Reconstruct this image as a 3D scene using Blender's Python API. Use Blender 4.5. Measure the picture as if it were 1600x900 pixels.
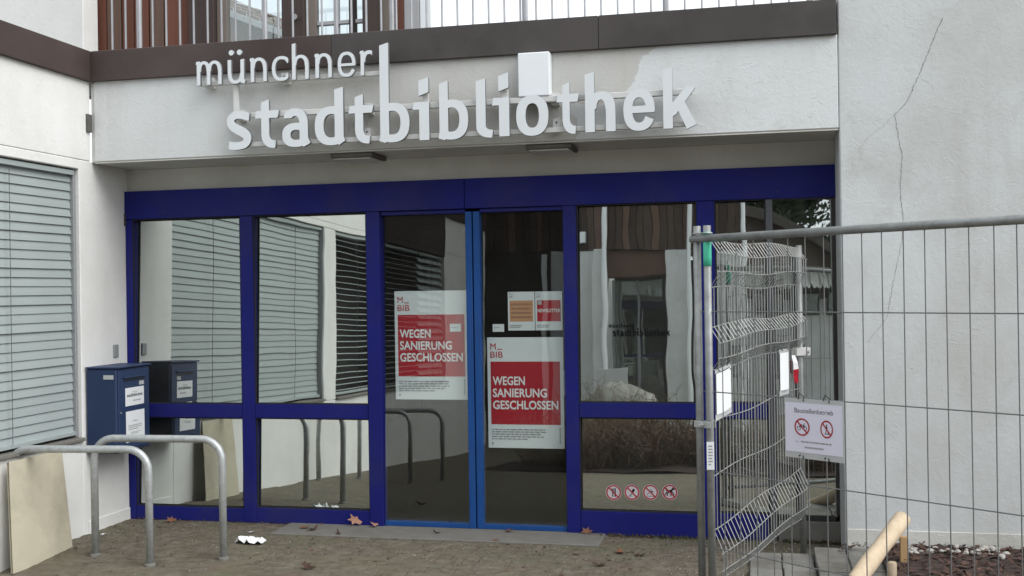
import bpy, math, random
import numpy as np
from mathutils import Vector, Matrix

# ------------------------------------------------------------------ scene, camera, light
sc = bpy.context.scene
for o in list(bpy.data.objects):
    bpy.data.objects.remove(o, do_unlink=True)
COL = sc.collection
R = math.radians
random.seed(7)
rng = np.random.default_rng(11)

YAW, PITCH, ROLL = 0.2218, 0.0018, -0.0152
CAM = Vector((5.0519, -8.0522, 1.8268))
cam_d = bpy.data.cameras.new("camera")
cam = bpy.data.objects.new("camera", cam_d)
COL.objects.link(cam)
fw = Vector((-math.sin(YAW)*math.cos(PITCH), math.cos(YAW)*math.cos(PITCH), math.sin(PITCH)))
rt = Vector((math.cos(YAW), math.sin(YAW), 0))
up = rt.cross(fw)
r2 = math.cos(ROLL)*rt + math.sin(ROLL)*up
u2 = -math.sin(ROLL)*rt + math.cos(ROLL)*up
cam.matrix_world = Matrix(((r2.x, u2.x, -fw.x, CAM.x), (r2.y, u2.y, -fw.y, CAM.y), (r2.z, u2.z, -fw.z, CAM.z), (0, 0, 0, 1)))
cam_d.sensor_width = 36
cam_d.lens = 1700/1600*36
cam_d.clip_start = 0.05
cam_d.clip_end = 2000
sc.camera = cam

SUN_EL, SUN_AZ = 47, 108      # overcast: the sun only models the brighter part of the cloud deck
world = bpy.data.worlds.new("World")
sc.world = world
world.use_nodes = True
wn, wl = world.node_tree.nodes, world.node_tree.links
wn.clear()
wo = wn.new('ShaderNodeOutputWorld'); wb = wn.new('ShaderNodeBackground')
ws = wn.new('ShaderNodeTexSky'); ws.sky_type = 'NISHITA'; ws.sun_disc = False
ws.sun_elevation = R(SUN_EL); ws.sun_rotation = R(SUN_AZ); ws.dust_density = 5.0; ws.ozone_density = 1.0; ws.air_density = 1.5
wh = wn.new('ShaderNodeHueSaturation'); wh.inputs['Saturation'].default_value = 0.13
wb.inputs['Strength'].default_value = 0.13
wc = wn.new('ShaderNodeMix'); wc.data_type = 'RGBA'; wc.inputs['Factor'].default_value = 0.72     # even cloud deck over the clear sky
wc.inputs['B'].default_value = (6.9, 7.35, 7.8, 1)
wl.new(ws.outputs[0], wh.inputs['Color']); wl.new(wh.outputs[0], wc.inputs['A']); wl.new(wc.outputs['Result'], wb.inputs['Color']); wl.new(wb.outputs[0], wo.inputs['Surface'])

sun_d = bpy.data.lights.new("sun", 'SUN'); sun_d.energy = 1.4; sun_d.angle = R(50); sun_d.color = (1, 0.985, 0.965)
sun = bpy.data.objects.new("sun", sun_d); COL.objects.link(sun)
az = R(SUN_AZ)
sdir = Vector((math.sin(az)*math.cos(R(SUN_EL)), math.cos(az)*math.cos(R(SUN_EL)), math.sin(R(SUN_EL))))
sun.rotation_euler = sdir.to_track_quat('Z', 'Y').to_euler()

sc.view_settings.view_transform = 'Standard'
sc.view_settings.look = 'None'
sc.view_settings.exposure = 0.74
sc.view_settings.gamma = 1
sc.render.engine = 'CYCLES'
sc.cycles.max_bounces = 8
sc.cycles.diffuse_bounces = 4
sc.cycles.glossy_bounces = 4
sc.cycles.transparent_max_bounces = 16
sc.cycles.use_denoising = True
sc.cycles.caustics_reflective = False
sc.cycles.caustics_refractive = False

# ------------------------------------------------------------------ materials
MATS = {}
def new_mat(name):
    m = bpy.data.materials.new(name); m.use_nodes = True
    MATS[name] = m
    return m, m.node_tree.nodes, m.node_tree.links, m.node_tree.nodes['Principled BSDF']

def pos_node(n):
    return n.new('ShaderNodeTexCoord').outputs['Object']

def basic(name, col, rough=0.6, metal=0.0, var=0.08, vscale=6.0, bump=0.0, bscale=40.0, spec=0.4, dirt=None, dirt_amt=0.0):
    """colour with a little mottling, optional dirt patches and fine relief"""
    m, n, l, p = new_mat(name)
    co = pos_node(n)
    t = n.new('ShaderNodeTexNoise'); t.inputs['Scale'].default_value = vscale; t.inputs['Detail'].default_value = 6
    l.new(co, t.inputs['Vector'])
    mx = n.new('ShaderNodeMix'); mx.data_type = 'RGBA'
    mx.inputs['A'].default_value = (*[c*(1-var*2) for c in col], 1)
    mx.inputs['B'].default_value = (*[min(1, c*(1+var*2)) for c in col], 1)
    l.new(t.outputs['Fac'], mx.inputs['Factor'])
    out = mx.outputs['Result']
    if dirt:
        t2 = n.new('ShaderNodeTexNoise'); t2.inputs['Scale'].default_value = vscale*0.45; t2.inputs['Detail'].default_value = 8; t2.inputs['Roughness'].default_value = 0.65
        l.new(co, t2.inputs['Vector'])
        rp = n.new('ShaderNodeMapRange'); rp.inputs['From Min'].default_value = 0.48; rp.inputs['From Max'].default_value = 0.72; rp.inputs['To Max'].default_value = dirt_amt
        l.new(t2.outputs['Fac'], rp.inputs['Value'])
        m2 = n.new('ShaderNodeMix'); m2.data_type = 'RGBA'; m2.inputs['B'].default_value = (*dirt, 1)
        l.new(out, m2.inputs['A']); l.new(rp.outputs['Result'], m2.inputs['Factor'])
        out = m2.outputs['Result']
    l.new(out, p.inputs['Base Color'])
    p.inputs['Roughness'].default_value = rough
    p.inputs['Metallic'].default_value = metal
    p.inputs['Specular IOR Level'].default_value = spec
    if bump:
        b = n.new('ShaderNodeTexNoise'); b.inputs['Scale'].default_value = bscale; b.inputs['Detail'].default_value = 5
        l.new(co, b.inputs['Vector'])
        bp = n.new('ShaderNodeBump'); bp.inputs['Strength'].default_value = bump; bp.inputs['Distance'].default_value = 0.01
        l.new(b.outputs['Fac'], bp.inputs['Height']); l.new(bp.outputs['Normal'], p.inputs['Normal'])
    return m

def plaster(name, col, col2, trowel=0.5, grain=0.35, patch=False, stain=0.25, streak=0.12):
    m, n, l, p = new_mat(name)
    co = pos_node(n)
    big = n.new('ShaderNodeTexNoise'); big.inputs['Scale'].default_value = 1.3; big.inputs['Detail'].default_value = 7; big.inputs['Roughness'].default_value = 0.62
    l.new(co, big.inputs['Vector'])
    mr = n.new('ShaderNodeMapRange'); mr.inputs['From Min'].default_value = 0.38; mr.inputs['From Max'].default_value = 0.66
    l.new(big.outputs['Fac'], mr.inputs['Value'])
    mx = n.new('ShaderNodeMix'); mx.data_type = 'RGBA'
    mx.inputs['A'].default_value = (*col, 1); mx.inputs['B'].default_value = (*col2, 1)
    if patch:
        # old beige paint in the middle of the beam, fresh white paint at the right and faded white at the left
        sx = n.new('ShaderNodeSeparateXYZ'); l.new(co, sx.inputs[0])
        en = n.new('ShaderNodeTexNoise'); en.inputs['Scale'].default_value = 3.2; en.inputs['Detail'].default_value = 4
        l.new(co, en.inputs['Vector'])
        def math_(op, a, b):
            q = n.new('ShaderNodeMath'); q.operation = op
            for i, v in enumerate((a, b)):
                if isinstance(v, (int, float)): q.inputs[i].default_value = v
                else: l.new(v, q.inputs[i])
            return q.outputs[0]
        # edge: right of x = 4.05 + 0.9*(z-3.05) ; plus the strip that was rolled along z < 3.13 from x > 3.75
        e1 = math_('SUBTRACT', sx.outputs['X'], math_('ADD', 4.1, math_('MULTIPLY', math_('SUBTRACT', sx.outputs['Z'], 3.05), 0.75)))
        e2 = math_('MINIMUM', math_('MULTIPLY', math_('SUBTRACT', 3.14, sx.outputs['Z']), 2.0), math_('SUBTRACT', sx.outputs['X'], 3.72))
        e = math_('ADD', math_('MAXIMUM', e1, e2), math_('MULTIPLY', math_('SUBTRACT', en.outputs['Fac'], 0.5), 0.55))
        r1 = n.new('ShaderNodeMapRange'); r1.inputs['From Min'].default_value = -0.004; r1.inputs['From Max'].default_value = 0.012
        l.new(e, r1.inputs['Value'])
        e3 = math_('SUBTRACT', 1.5, math_('ADD', sx.outputs['X'], math_('MULTIPLY', math_('SUBTRACT', en.outputs['Fac'], 0.5), 1.2)))
        r3 = n.new('ShaderNodeMapRange'); r3.inputs['From Min'].default_value = -0.5; r3.inputs['From Max'].default_value = 0.5; r3.inputs['To Max'].default_value = 0.8
        l.new(e3, r3.inputs['Value'])
        white = math_('MAXIMUM', r1.outputs['Result'], r3.outputs['Result'])
        fac = math_('SUBTRACT', 1.0, white)
        fac = math_('ADD', math_('MULTIPLY', fac, 0.82), math_('MULTIPLY', mr.outputs['Result'], 0.18))
        l.new(fac, mx.inputs['Factor'])
    else:
        l.new(mr.outputs['Result'], mx.inputs['Factor'])
    out = mx.outputs['Result']
    if stain:
        st = n.new('ShaderNodeTexNoise'); st.inputs['Scale'].default_value = 2.3; st.inputs['Detail'].default_value = 9; st.inputs['Roughness'].default_value = 0.7; st.inputs['Distortion'].default_value = 0.6
        l.new(co, st.inputs['Vector'])
        sr = n.new('ShaderNodeMapRange'); sr.inputs['From Min'].default_value = 0.56; sr.inputs['From Max'].default_value = 0.78; sr.inputs['To Max'].default_value = stain
        l.new(st.outputs['Fac'], sr.inputs['Value'])
        m2 = n.new('ShaderNodeMix'); m2.data_type = 'RGBA'; m2.inputs['B'].default_value = (0.3, 0.285, 0.25, 1)
        l.new(out, m2.inputs['A']); l.new(sr.outputs['Result'], m2.inputs['Factor'])
        out = m2.outputs['Result']
    if streak:
        mp = n.new('ShaderNodeMapping'); mp.inputs['Scale'].default_value = (5.0, 5.0, 0.55)
        l.new(co, mp.inputs['Vector'])
        sk = n.new('ShaderNodeTexNoise'); sk.inputs['Scale'].default_value = 1.0; sk.inputs['Detail'].default_value = 8; sk.inputs['Roughness'].default_value = 0.6
        l.new(mp.outputs[0], sk.inputs['Vector'])
        kr = n.new('ShaderNodeMapRange'); kr.inputs['From Min'].default_value = 0.5; kr.inputs['From Max'].default_value = 0.8; kr.inputs['To Max'].default_value = streak
        l.new(sk.outputs['Fac'], kr.inputs['Value'])
        m3 = n.new('ShaderNodeMix'); m3.data_type = 'RGBA'; m3.inputs['B'].default_value = (0.36, 0.35, 0.31, 1)
        l.new(out, m3.inputs['A']); l.new(kr.outputs['Result'], m3.inputs['Factor'])
        out = m3.outputs['Result']
    l.new(out, p.inputs['Base Color'])
    p.inputs['Roughness'].default_value = 0.85
    p.inputs['Specular IOR Level'].default_value = 0.25
    # relief: sand grain + trowel scars
    g = n.new('ShaderNodeTexNoise'); g.inputs['Scale'].default_value = 26; g.inputs['Detail'].default_value = 10; g.inputs['Roughness'].default_value = 0.72; g.inputs['Distortion'].default_value = 0.5
    l.new(co, g.inputs['Vector'])
    b1 = n.new('ShaderNodeBump'); b1.inputs['Strength'].default_value = grain; b1.inputs['Distance'].default_value = 0.008
    l.new(g.outputs['Fac'], b1.inputs['Height'])
    tr = n.new('ShaderNodeTexNoise'); tr.inputs['Scale'].default_value = 3.5; tr.inputs['Detail'].default_value = 5; tr.inputs['Distortion'].default_value = 2.2; tr.inputs['Roughness'].default_value = 0.55
    l.new(co, tr.inputs['Vector'])
    rr = n.new('ShaderNodeValToRGB')
    el = rr.color_ramp.elements
    el[0].position = 0.0; el[0].color = (0, 0, 0, 1); el[1].position = 1.0; el[1].color = (0.25, 0.25, 0.25, 1)
    for pos, v in ((0.40, 0.0), (0.415, 0.9), (0.43, 0.1), (0.575, 0.1), (0.60, 0.95), (0.607, 0.25)):
        q = el.new(pos); q.color = (v, v, v, 1)
    l.new(tr.outputs['Fac'], rr.inputs['Fac'])
    b2 = n.new('ShaderNodeBump'); b2.inputs['Strength'].default_value = trowel; b2.inputs['Distance'].default_value = 0.012
    l.new(rr.outputs['Color'], b2.inputs['Height']); l.new(b1.outputs['Normal'], b2.inputs['Normal'])
    l.new(b2.outputs['Normal'], p.inputs['Normal'])
    return m

def glass(name, refl, tint, wav=0.012, dust=0.05, rough=0.0):
    """coated window glass: part mirror, part see-through, very slightly wavy"""
    m, n, l, p = new_mat(name)
    n.remove(p)
    out = n['Material Output']
    gl = n.new('ShaderNodeBsdfGlossy'); gl.inputs['Roughness'].default_value = rough; gl.inputs['Color'].default_value = (0.92, 0.97, 0.93, 1)
    tp = n.new('ShaderNodeBsdfTransparent'); tp.inputs['Color'].default_value = (*tint, 1)
    mx = n.new('ShaderNodeMixShader'); mx.inputs['Fac'].default_value = refl
    co = pos_node(n)
    t = n.new('ShaderNodeTexNoise'); t.inputs['Scale'].default_value = 2.4; t.inputs['Detail'].default_value = 1
    l.new(co, t.inputs['Vector'])
    b = n.new('ShaderNodeBump'); b.inputs['Strength'].default_value = wav; b.inputs['Distance'].default_value = 0.1
    l.new(t.outputs['Fac'], b.inputs['Height']); l.new(b.outputs['Normal'], gl.inputs['Normal'])
    l.new(tp.outputs[0], mx.inputs[1]); l.new(gl.outputs[0], mx.inputs[2])
    df = n.new('ShaderNodeBsdfDiffuse'); df.inputs['Color'].default_value = (0.42, 0.43, 0.40, 1)      # dust and smears on the glass
    t2 = n.new('ShaderNodeTexNoise'); t2.inputs['Scale'].default_value = 2.1; t2.inputs['Detail'].default_value = 7; t2.inputs['Roughness'].default_value = 0.65; t2.inputs['Distortion'].default_value = 1.2
    l.new(co, t2.inputs['Vector'])
    mr = n.new('ShaderNodeMapRange'); mr.inputs['From Min'].default_value = 0.35; mr.inputs['From Max'].default_value = 0.75; mr.inputs['To Min'].default_value = dust*0.5; mr.inputs['To Max'].default_value = dust*1.8
    l.new(t2.outputs['Fac'], mr.inputs['Value'])
    m2 = n.new('ShaderNodeMixShader'); l.new(mr.outputs['Result'], m2.inputs['Fac']); l.new(mx.outputs[0], m2.inputs[1]); l.new(df.outputs[0], m2.inputs[2])
    l.new(m2.outputs[0], out.inputs['Surface'])
    return m

def wood(name, col, col2, scale=(30, 30, 2.0), rough=0.7, bump=0.3):
    m, n, l, p = new_mat(name)
    co = pos_node(n)
    mp = n.new('ShaderNodeMapping'); mp.inputs['Scale'].default_value = scale
    l.new(co, mp.inputs['Vector'])
    oi = n.new('ShaderNodeObjectInfo')
    ad = n.new('ShaderNodeVectorMath'); ad.operation = 'ADD'
    l.new(mp.outputs[0], ad.inputs[0])
    sc_ = n.new('ShaderNodeVectorMath'); sc_.operation = 'SCALE'; sc_.inputs['Scale'].default_value = 40
    cb = n.new('ShaderNodeCombineXYZ'); l.new(oi.outputs['Random'], cb.inputs[0]); l.new(oi.outputs['Random'], cb.inputs[2])
    l.new(cb.outputs[0], sc_.inputs[0]); l.new(sc_.outputs[0], ad.inputs[1])
    t = n.new('ShaderNodeTexNoise'); t.inputs['Scale'].default_value = 1.0; t.inputs['Detail'].default_value = 7; t.inputs['Roughness'].default_value = 0.65
    l.new(ad.outputs[0], t.inputs['Vector'])
    mx = n.new('ShaderNodeMix'); mx.data_type = 'RGBA'; mx.inputs['A'].default_value = (*col, 1); mx.inputs['B'].default_value = (*col2, 1)
    l.new(t.outputs['Fac'], mx.inputs['Factor'])
    hs = n.new('ShaderNodeHueSaturation')
    mr = n.new('ShaderNodeMapRange'); mr.inputs['To Min'].default_value = 0.7; mr.inputs['To Max'].default_value = 1.3
    l.new(oi.outputs['Random'], mr.inputs['Value']); l.new(mr.outputs['Result'], hs.inputs['Value'])
    l.new(mx.outputs['Result'], hs.inputs['Color']); l.new(hs.outputs['Color'], p.inputs['Base Color'])
    p.inputs['Roughness'].default_value = rough; p.inputs['Specular IOR Level'].default_value = 0.25
    bp = n.new('ShaderNodeBump'); bp.inputs['Strength'].default_value = bump; bp.inputs['Distance'].default_value = 0.005
    l.new(t.outputs['Fac'], bp.inputs['Height']); l.new(bp.outputs['Normal'], p.inputs['Normal'])
    return m

def ground_mat():
    m, n, l, p = new_mat('paving')
    co = pos_node(n)
    def noise(scale, detail=6, rough=0.6, dist=0.0):
        t = n.new('ShaderNodeTexNoise'); t.inputs['Scale'].default_value = scale; t.inputs['Detail'].default_value = detail
        t.inputs['Roughness'].default_value = rough; t.inputs['Distortion'].default_value = dist
        l.new(co, t.inputs['Vector']); return t.outputs['Fac']
    def rng_(v, a, b, lo=0.0, hi=1.0):
        r = n.new('ShaderNodeMapRange'); r.inputs['From Min'].default_value = a; r.inputs['From Max'].default_value = b
        r.inputs['To Min'].default_value = lo; r.inputs['To Max'].default_value = hi
        l.new(v, r.inputs['Value']); return r.outputs['Result']
    def mix(a, b, f):
        x = n.new('ShaderNodeMix'); x.data_type = 'RGBA'
        for s, v in (('A', a), ('B', b)):
            if isinstance(v, tuple): x.inputs[s].default_value = (*v, 1)
            else: l.new(v, x.inputs[s])
        if isinstance(f, float): x.inputs['Factor'].default_value = f
        else: l.new(f, x.inputs['Factor'])
        return x.outputs['Result']
    base = mix((0.098, 0.084, 0.063), (0.19, 0.168, 0.132), rng_(noise(9, 9, 0.75), 0.34, 0.66))
    base = mix(base, (0.128, 0.128, 0.078), rng_(noise(1.6, 6, 0.65, 0.5), 0.47, 0.68, 0, 0.65))      # moss film
    base = mix(base, (0.14, 0.098, 0.083), rng_(noise(2.7, 6, 0.6), 0.52, 0.7, 0, 0.5))               # reddish stones
    base = mix(base, (0.05, 0.042, 0.032), rng_(noise(14, 9, 0.75, 0.8), 0.56, 0.72, 0, 0.75))       # dirt
    base = mix(base, (0.33, 0.31, 0.27), rng_(noise(38, 6, 0.7), 0.62, 0.75, 0, 0.55))             # crumbs of lime
    br = n.new('ShaderNodeTexBrick'); br.inputs['Scale'].default_value = 1.0
    br.inputs['Brick Width'].default_value = 0.2; br.inputs['Row Height'].default_value = 0.1; br.inputs['Mortar Size'].default_value = 0.006; br.inputs['Mortar Smooth'].default_value = 0.6
    wv = n.new('ShaderNodeVectorMath'); wv.operation = 'ADD'
    tn = n.new('ShaderNodeTexNoise'); tn.inputs['Scale'].default_value = 5
    l.new(co, tn.inputs['Vector'])
    sc_ = n.new('ShaderNodeVectorMath'); sc_.operation = 'SCALE'; sc_.inputs['Scale'].default_value = 0.03
    l.new(tn.outputs['Color'], sc_.inputs[0]); l.new(co, wv.inputs[0]); l.new(sc_.outputs[0], wv.inputs[1])
    l.new(wv.outputs[0], br.inputs['Vector'])
    gap = n.new('ShaderNodeMath'); gap.operation = 'MULTIPLY'
    l.new(br.outputs['Fac'], gap.inputs[0]); l.new(rng_(noise(3.1, 4), 0.42, 0.6, 0.05, 0.8), gap.inputs[1])
    base = mix(base, (0.085, 0.075, 0.055), gap.outputs[0])
    l.new(base, p.inputs['Base Color'])
    p.inputs['Roughness'].default_value = 0.95; p.inputs['Specular IOR Level'].default_value = 0.15
    b1 = n.new('ShaderNodeBump'); b1.inputs['Strength'].default_value = 0.5; b1.inputs['Distance'].default_value = 0.01
    l.new(noise(55, 8, 0.75), b1.inputs['Height'])
    b2 = n.new('ShaderNodeBump'); b2.inputs['Strength'].default_value = 0.4; b2.inputs['Distance'].default_value = 0.006; b2.invert = True
    l.new(gap.outputs[0], b2.inputs['Height']); l.new(b1.outputs['Normal'], b2.inputs['Normal'])
    l.new(b2.outputs['Normal'], p.inputs['Normal'])
    return m

M_BEAM = plaster('beam_plaster', (0.655, 0.675, 0.68), (0.51, 0.50, 0.47), 0.2, 0.4, patch=True, stain=0.28, streak=0.22)
M_PIER = plaster('pier_plaster', (0.585, 0.605, 0.61), (0.50, 0.51, 0.495), 0.16, 0.42, stain=0.4, streak=0.35)
M_WING = plaster('wing_plaster', (0.74, 0.74, 0.72), (0.66, 0.66, 0.63), 0.2, 0.35, stain=0.08)
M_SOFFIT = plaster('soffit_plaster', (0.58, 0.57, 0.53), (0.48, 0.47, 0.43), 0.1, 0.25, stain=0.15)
M_PLINTH = plaster('plinth_plaster', (0.60, 0.595, 0.56), (0.46, 0.45, 0.41), 0.3, 0.5, stain=0.5)
M_BLUE = basic('blue_frame_paint', (0.0115, 0.0145, 0.145), 0.55, 0, 0.12, 2.5, spec=0.15, bump=0.05, bscale=25, dirt=(0.035, 0.036, 0.095), dirt_amt=0.6)
M_DOORBLUE = basic('blue_door_paint', (0.014, 0.068, 0.24), 0.5, 0, 0.10, 5, spec=0.2, dirt=(0.03, 0.05, 0.14), dirt_amt=0.3)
M_COPING = basic('brown_sheet_metal', (0.060, 0.043, 0.040), 0.55, 0.0, 0.25, 1.6, spec=0.25, dirt=(0.10, 0.09, 0.085), dirt_amt=0.6)
M_COPING2 = basic('grey_brown_sheet_metal', (0.060, 0.052, 0.051), 0.55, 0.0, 0.25, 1.4, spec=0.25, dirt=(0.13, 0.12, 0.115), dirt_amt=0.6)
M_GALV = basic('galvanised_steel', (0.46, 0.48, 0.48), 0.45, 0.4, 0.14, 30, dirt=(0.25, 0.25, 0.24), dirt_amt=0.5)
M_GALVD = basic('weathered_fence_tube', (0.27, 0.28, 0.275), 0.5, 0.45, 0.14, 22, dirt=(0.14, 0.13, 0.12), dirt_amt=0.6)
M_WIRE = basic('zinc_wire', (0.30, 0.305, 0.295), 0.45, 0.4, 0.1, 25)
M_WIRED = basic('dull_wire', (0.16, 0.165, 0.165), 0.5, 0.4, 0.1, 25)
M_LETTER = basic('grey_letter_paint', (0.66, 0.69, 0.71), 0.5, 0.0, 0.03, 3, bump=0.04, bscale=120)
M_LETTERSIDE = basic('letter_edge', (0.16, 0.165, 0.17), 0.6, 0.0, 0.05, 3)
M_WHITEBOX = basic('white_enamel', (0.76, 0.79, 0.81), 0.4, 0, 0.02, 3)
M_RAIL = basic('white_rail', (0.62, 0.62, 0.60), 0.6, 0, 0.06, 8)
M_DARK = basic('dark_plastic', (0.035, 0.034, 0.032), 0.6, 0, 0.2, 10)
M_LAMP = basic('dirty_lamp_body', (0.10, 0.095, 0.085), 0.7, 0, 0.3, 14)
M_BALU = basic('steel_baluster', (0.34, 0.34, 0.35), 0.4, 0.6, 0.08, 12)
M_CLAD = wood('red_brown_cladding', (0.075, 0.028, 0.019), (0.15, 0.062, 0.042), (30, 30, 1.6))
M_CLAD2 = wood('grey_brown_cladding', (0.085, 0.05, 0.038), (0.15, 0.095, 0.072), (30, 30, 1.6))
M_CLAD3 = wood('dark_brown_cladding', (0.035, 0.024, 0.019), (0.075, 0.052, 0.042), (30, 30, 1.6))
M_POST = wood('dark_brown_post', (0.035, 0.025, 0.022), (0.06, 0.045, 0.04), (25, 25, 1.2))
M_TAUPE = basic('taupe_panel', (0.17, 0.14, 0.12), 0.7, 0, 0.06, 4)
M_GREYP = basic('grey_panel', (0.36, 0.36, 0.37), 0.6, 0, 0.05, 3)
M_TILE = basic('roof_tile', (0.14, 0.085, 0.06), 0.8, 0, 0.25, 9, bump=0.3)
M_BLIND = basic('grey_green_slat', (0.33, 0.375, 0.37), 0.45, 0.0, 0.03, 4)
M_CORD = basic('blind_cord', (0.08, 0.085, 0.085), 0.8)
M_MAIL = basic('mailbox_blue', (0.018, 0.036, 0.092), 0.5, 0.0, 0.06, 5)
M_MAILD = basic('mailbox_slot', (0.01, 0.014, 0.03), 0.5)
M_PAPER = basic('paper', (0.76, 0.78, 0.79), 0.7, 0, 0.02, 3)
M_PAPERD = basic('grey_plastic_sleeve', (0.46, 0.47, 0.47), 0.35, 0, 0.05, 10)
M_SIGN = basic('lilac_white_sheet', (0.70, 0.69, 0.80), 0.5, 0, 0.02, 3)
M_RED = basic('red_print', (0.43, 0.006, 0.02), 0.6, 0, 0.02, 3)
M_REDT = basic('red_type', (0.50, 0.03, 0.05), 0.6, 0, 0.02, 3)
M_ORANGE = basic('orange_print', (0.60, 0.30, 0.16), 0.6, 0, 0.02, 3)
M_INK = basic('ink', (0.012, 0.012, 0.014), 0.8, spec=0.1)
M_INKG = basic('grey_ink', (0.30, 0.30, 0.31), 0.7)
M_INKD = basic('dark_grey_ink', (0.09, 0.09, 0.10), 0.7)
M_INKB = basic('brown_ink', (0.34, 0.17, 0.10), 0.6)
M_WHITEINK = basic('white_ink', (0.84, 0.84, 0.85), 0.6, 0, 0.01)
M_STRED = basic('sticker_red', (0.36, 0.02, 0.03), 0.5)
M_STW = basic('sticker_white', (0.55, 0.52, 0.54), 0.5, 0, 0.02)
M_TAPE = basic('mint_tape', (0.08, 0.56, 0.37), 0.5, 0, 0.10, 22)
M_CONC = basic('concrete_slab', (0.165, 0.158, 0.142), 0.9, 0, 0.12, 9, bump=0.3, bscale=60, dirt=(0.13, 0.12, 0.10), dirt_amt=0.5)
M_GSLAB = basic('grey_paving_slab', (0.19, 0.185, 0.17), 0.9, 0, 0.2, 7, bump=0.3, bscale=60, dirt=(0.10, 0.09, 0.07), dirt_amt=0.9)
M_SOIL = basic('bark_soil', (0.04, 0.026, 0.021), 0.95, 0, 0.4, 30, bump=0.9, bscale=45)
M_CHIP = basic('bark_chip', (0.075, 0.04, 0.03), 0.9, 0, 0.35, 12)
M_PEB = basic('white_pebble', (0.40, 0.38, 0.345), 0.8, 0, 0.3, 14, bump=0.3, bscale=30, dirt=(0.16, 0.13, 0.10), dirt_amt=0.6)
M_STONE = basic('pale_stone', (0.27, 0.265, 0.24), 0.9, 0, 0.35, 4, bump=0.7, bscale=9, dirt=(0.12, 0.10, 0.08), dirt_amt=0.9)
M_LOG = wood('peeled_pole', (0.30, 0.235, 0.16), (0.56, 0.455, 0.33), (16, 16, 5), 0.8, 0.8)
M_STAKE = wood('fresh_stake', (0.42, 0.26, 0.12), (0.58, 0.39, 0.21), (30, 30, 2.0), 0.7, 0.3)
M_LEAF = basic('dead_leaf', (0.17, 0.075, 0.04), 0.8, 0, 0.35, 20)
M_LEAFL = basic('pale_dead_leaf', (0.34, 0.18, 0.12), 0.8, 0, 0.25, 20)
M_LEAFD = basic('dark_dead_leaf', (0.055, 0.03, 0.02), 0.8, 0, 0.3, 20)
M_TWIG = basic('brown_twig', (0.13, 0.085, 0.055), 0.9, 0, 0.3, 10)
M_TWIGP = basic('pale_twig', (0.30, 0.26, 0.19), 0.9, 0, 0.3, 10)
M_BARK = basic('bark', (0.07, 0.06, 0.05), 0.9, 0, 0.3, 8, bump=0.5)
M_FOL = basic('grey_green_foliage', (0.065, 0.085, 0.05), 0.8, 0, 0.5, 1.4)
M_GRASS = basic('moss_tuft', (0.09, 0.10, 0.04), 0.9, 0, 0.4, 9)
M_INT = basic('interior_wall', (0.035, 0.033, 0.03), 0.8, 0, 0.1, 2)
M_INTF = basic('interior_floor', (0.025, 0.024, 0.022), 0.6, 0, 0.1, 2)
M_INTW = basic('interior_white', (0.55, 0.56, 0.55), 0.6)
M_ALU = basic('grey_aluminium', (0.30, 0.31, 0.32), 0.45, 0.3, 0.05, 6)
M_ALUD = basic('dark_aluminium', (0.10, 0.105, 0.115), 0.5, 0.2, 0.08, 6)
M_BOARD = basic('beige_board', (0.50, 0.46, 0.35), 0.75, 0, 0.12, 3, bump=0.15, bscale=30, dirt=(0.24, 0.21, 0.16), dirt_amt=0.65)
M_AWN = basic('pale_awning', (0.50, 0.50, 0.47), 0.8, 0, 0.1, 6)
M_ROOF = basic('dark_roof', (0.075, 0.065, 0.058), 0.8, 0, 0.2, 4)
M_GLASS = glass('window_glass', 0.58, (0.42, 0.45, 0.43), 0.009, 0.035, 0.012)
M_DGLASS = glass('door_glass', 0.125, (0.90, 0.93, 0.92), 0.006, 0.016, 0.01)
M_TGLASS = glass('terrace_glass', 0.12, (0.80, 0.84, 0.85), 0.01)
M_GROUND = ground_mat()

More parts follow.
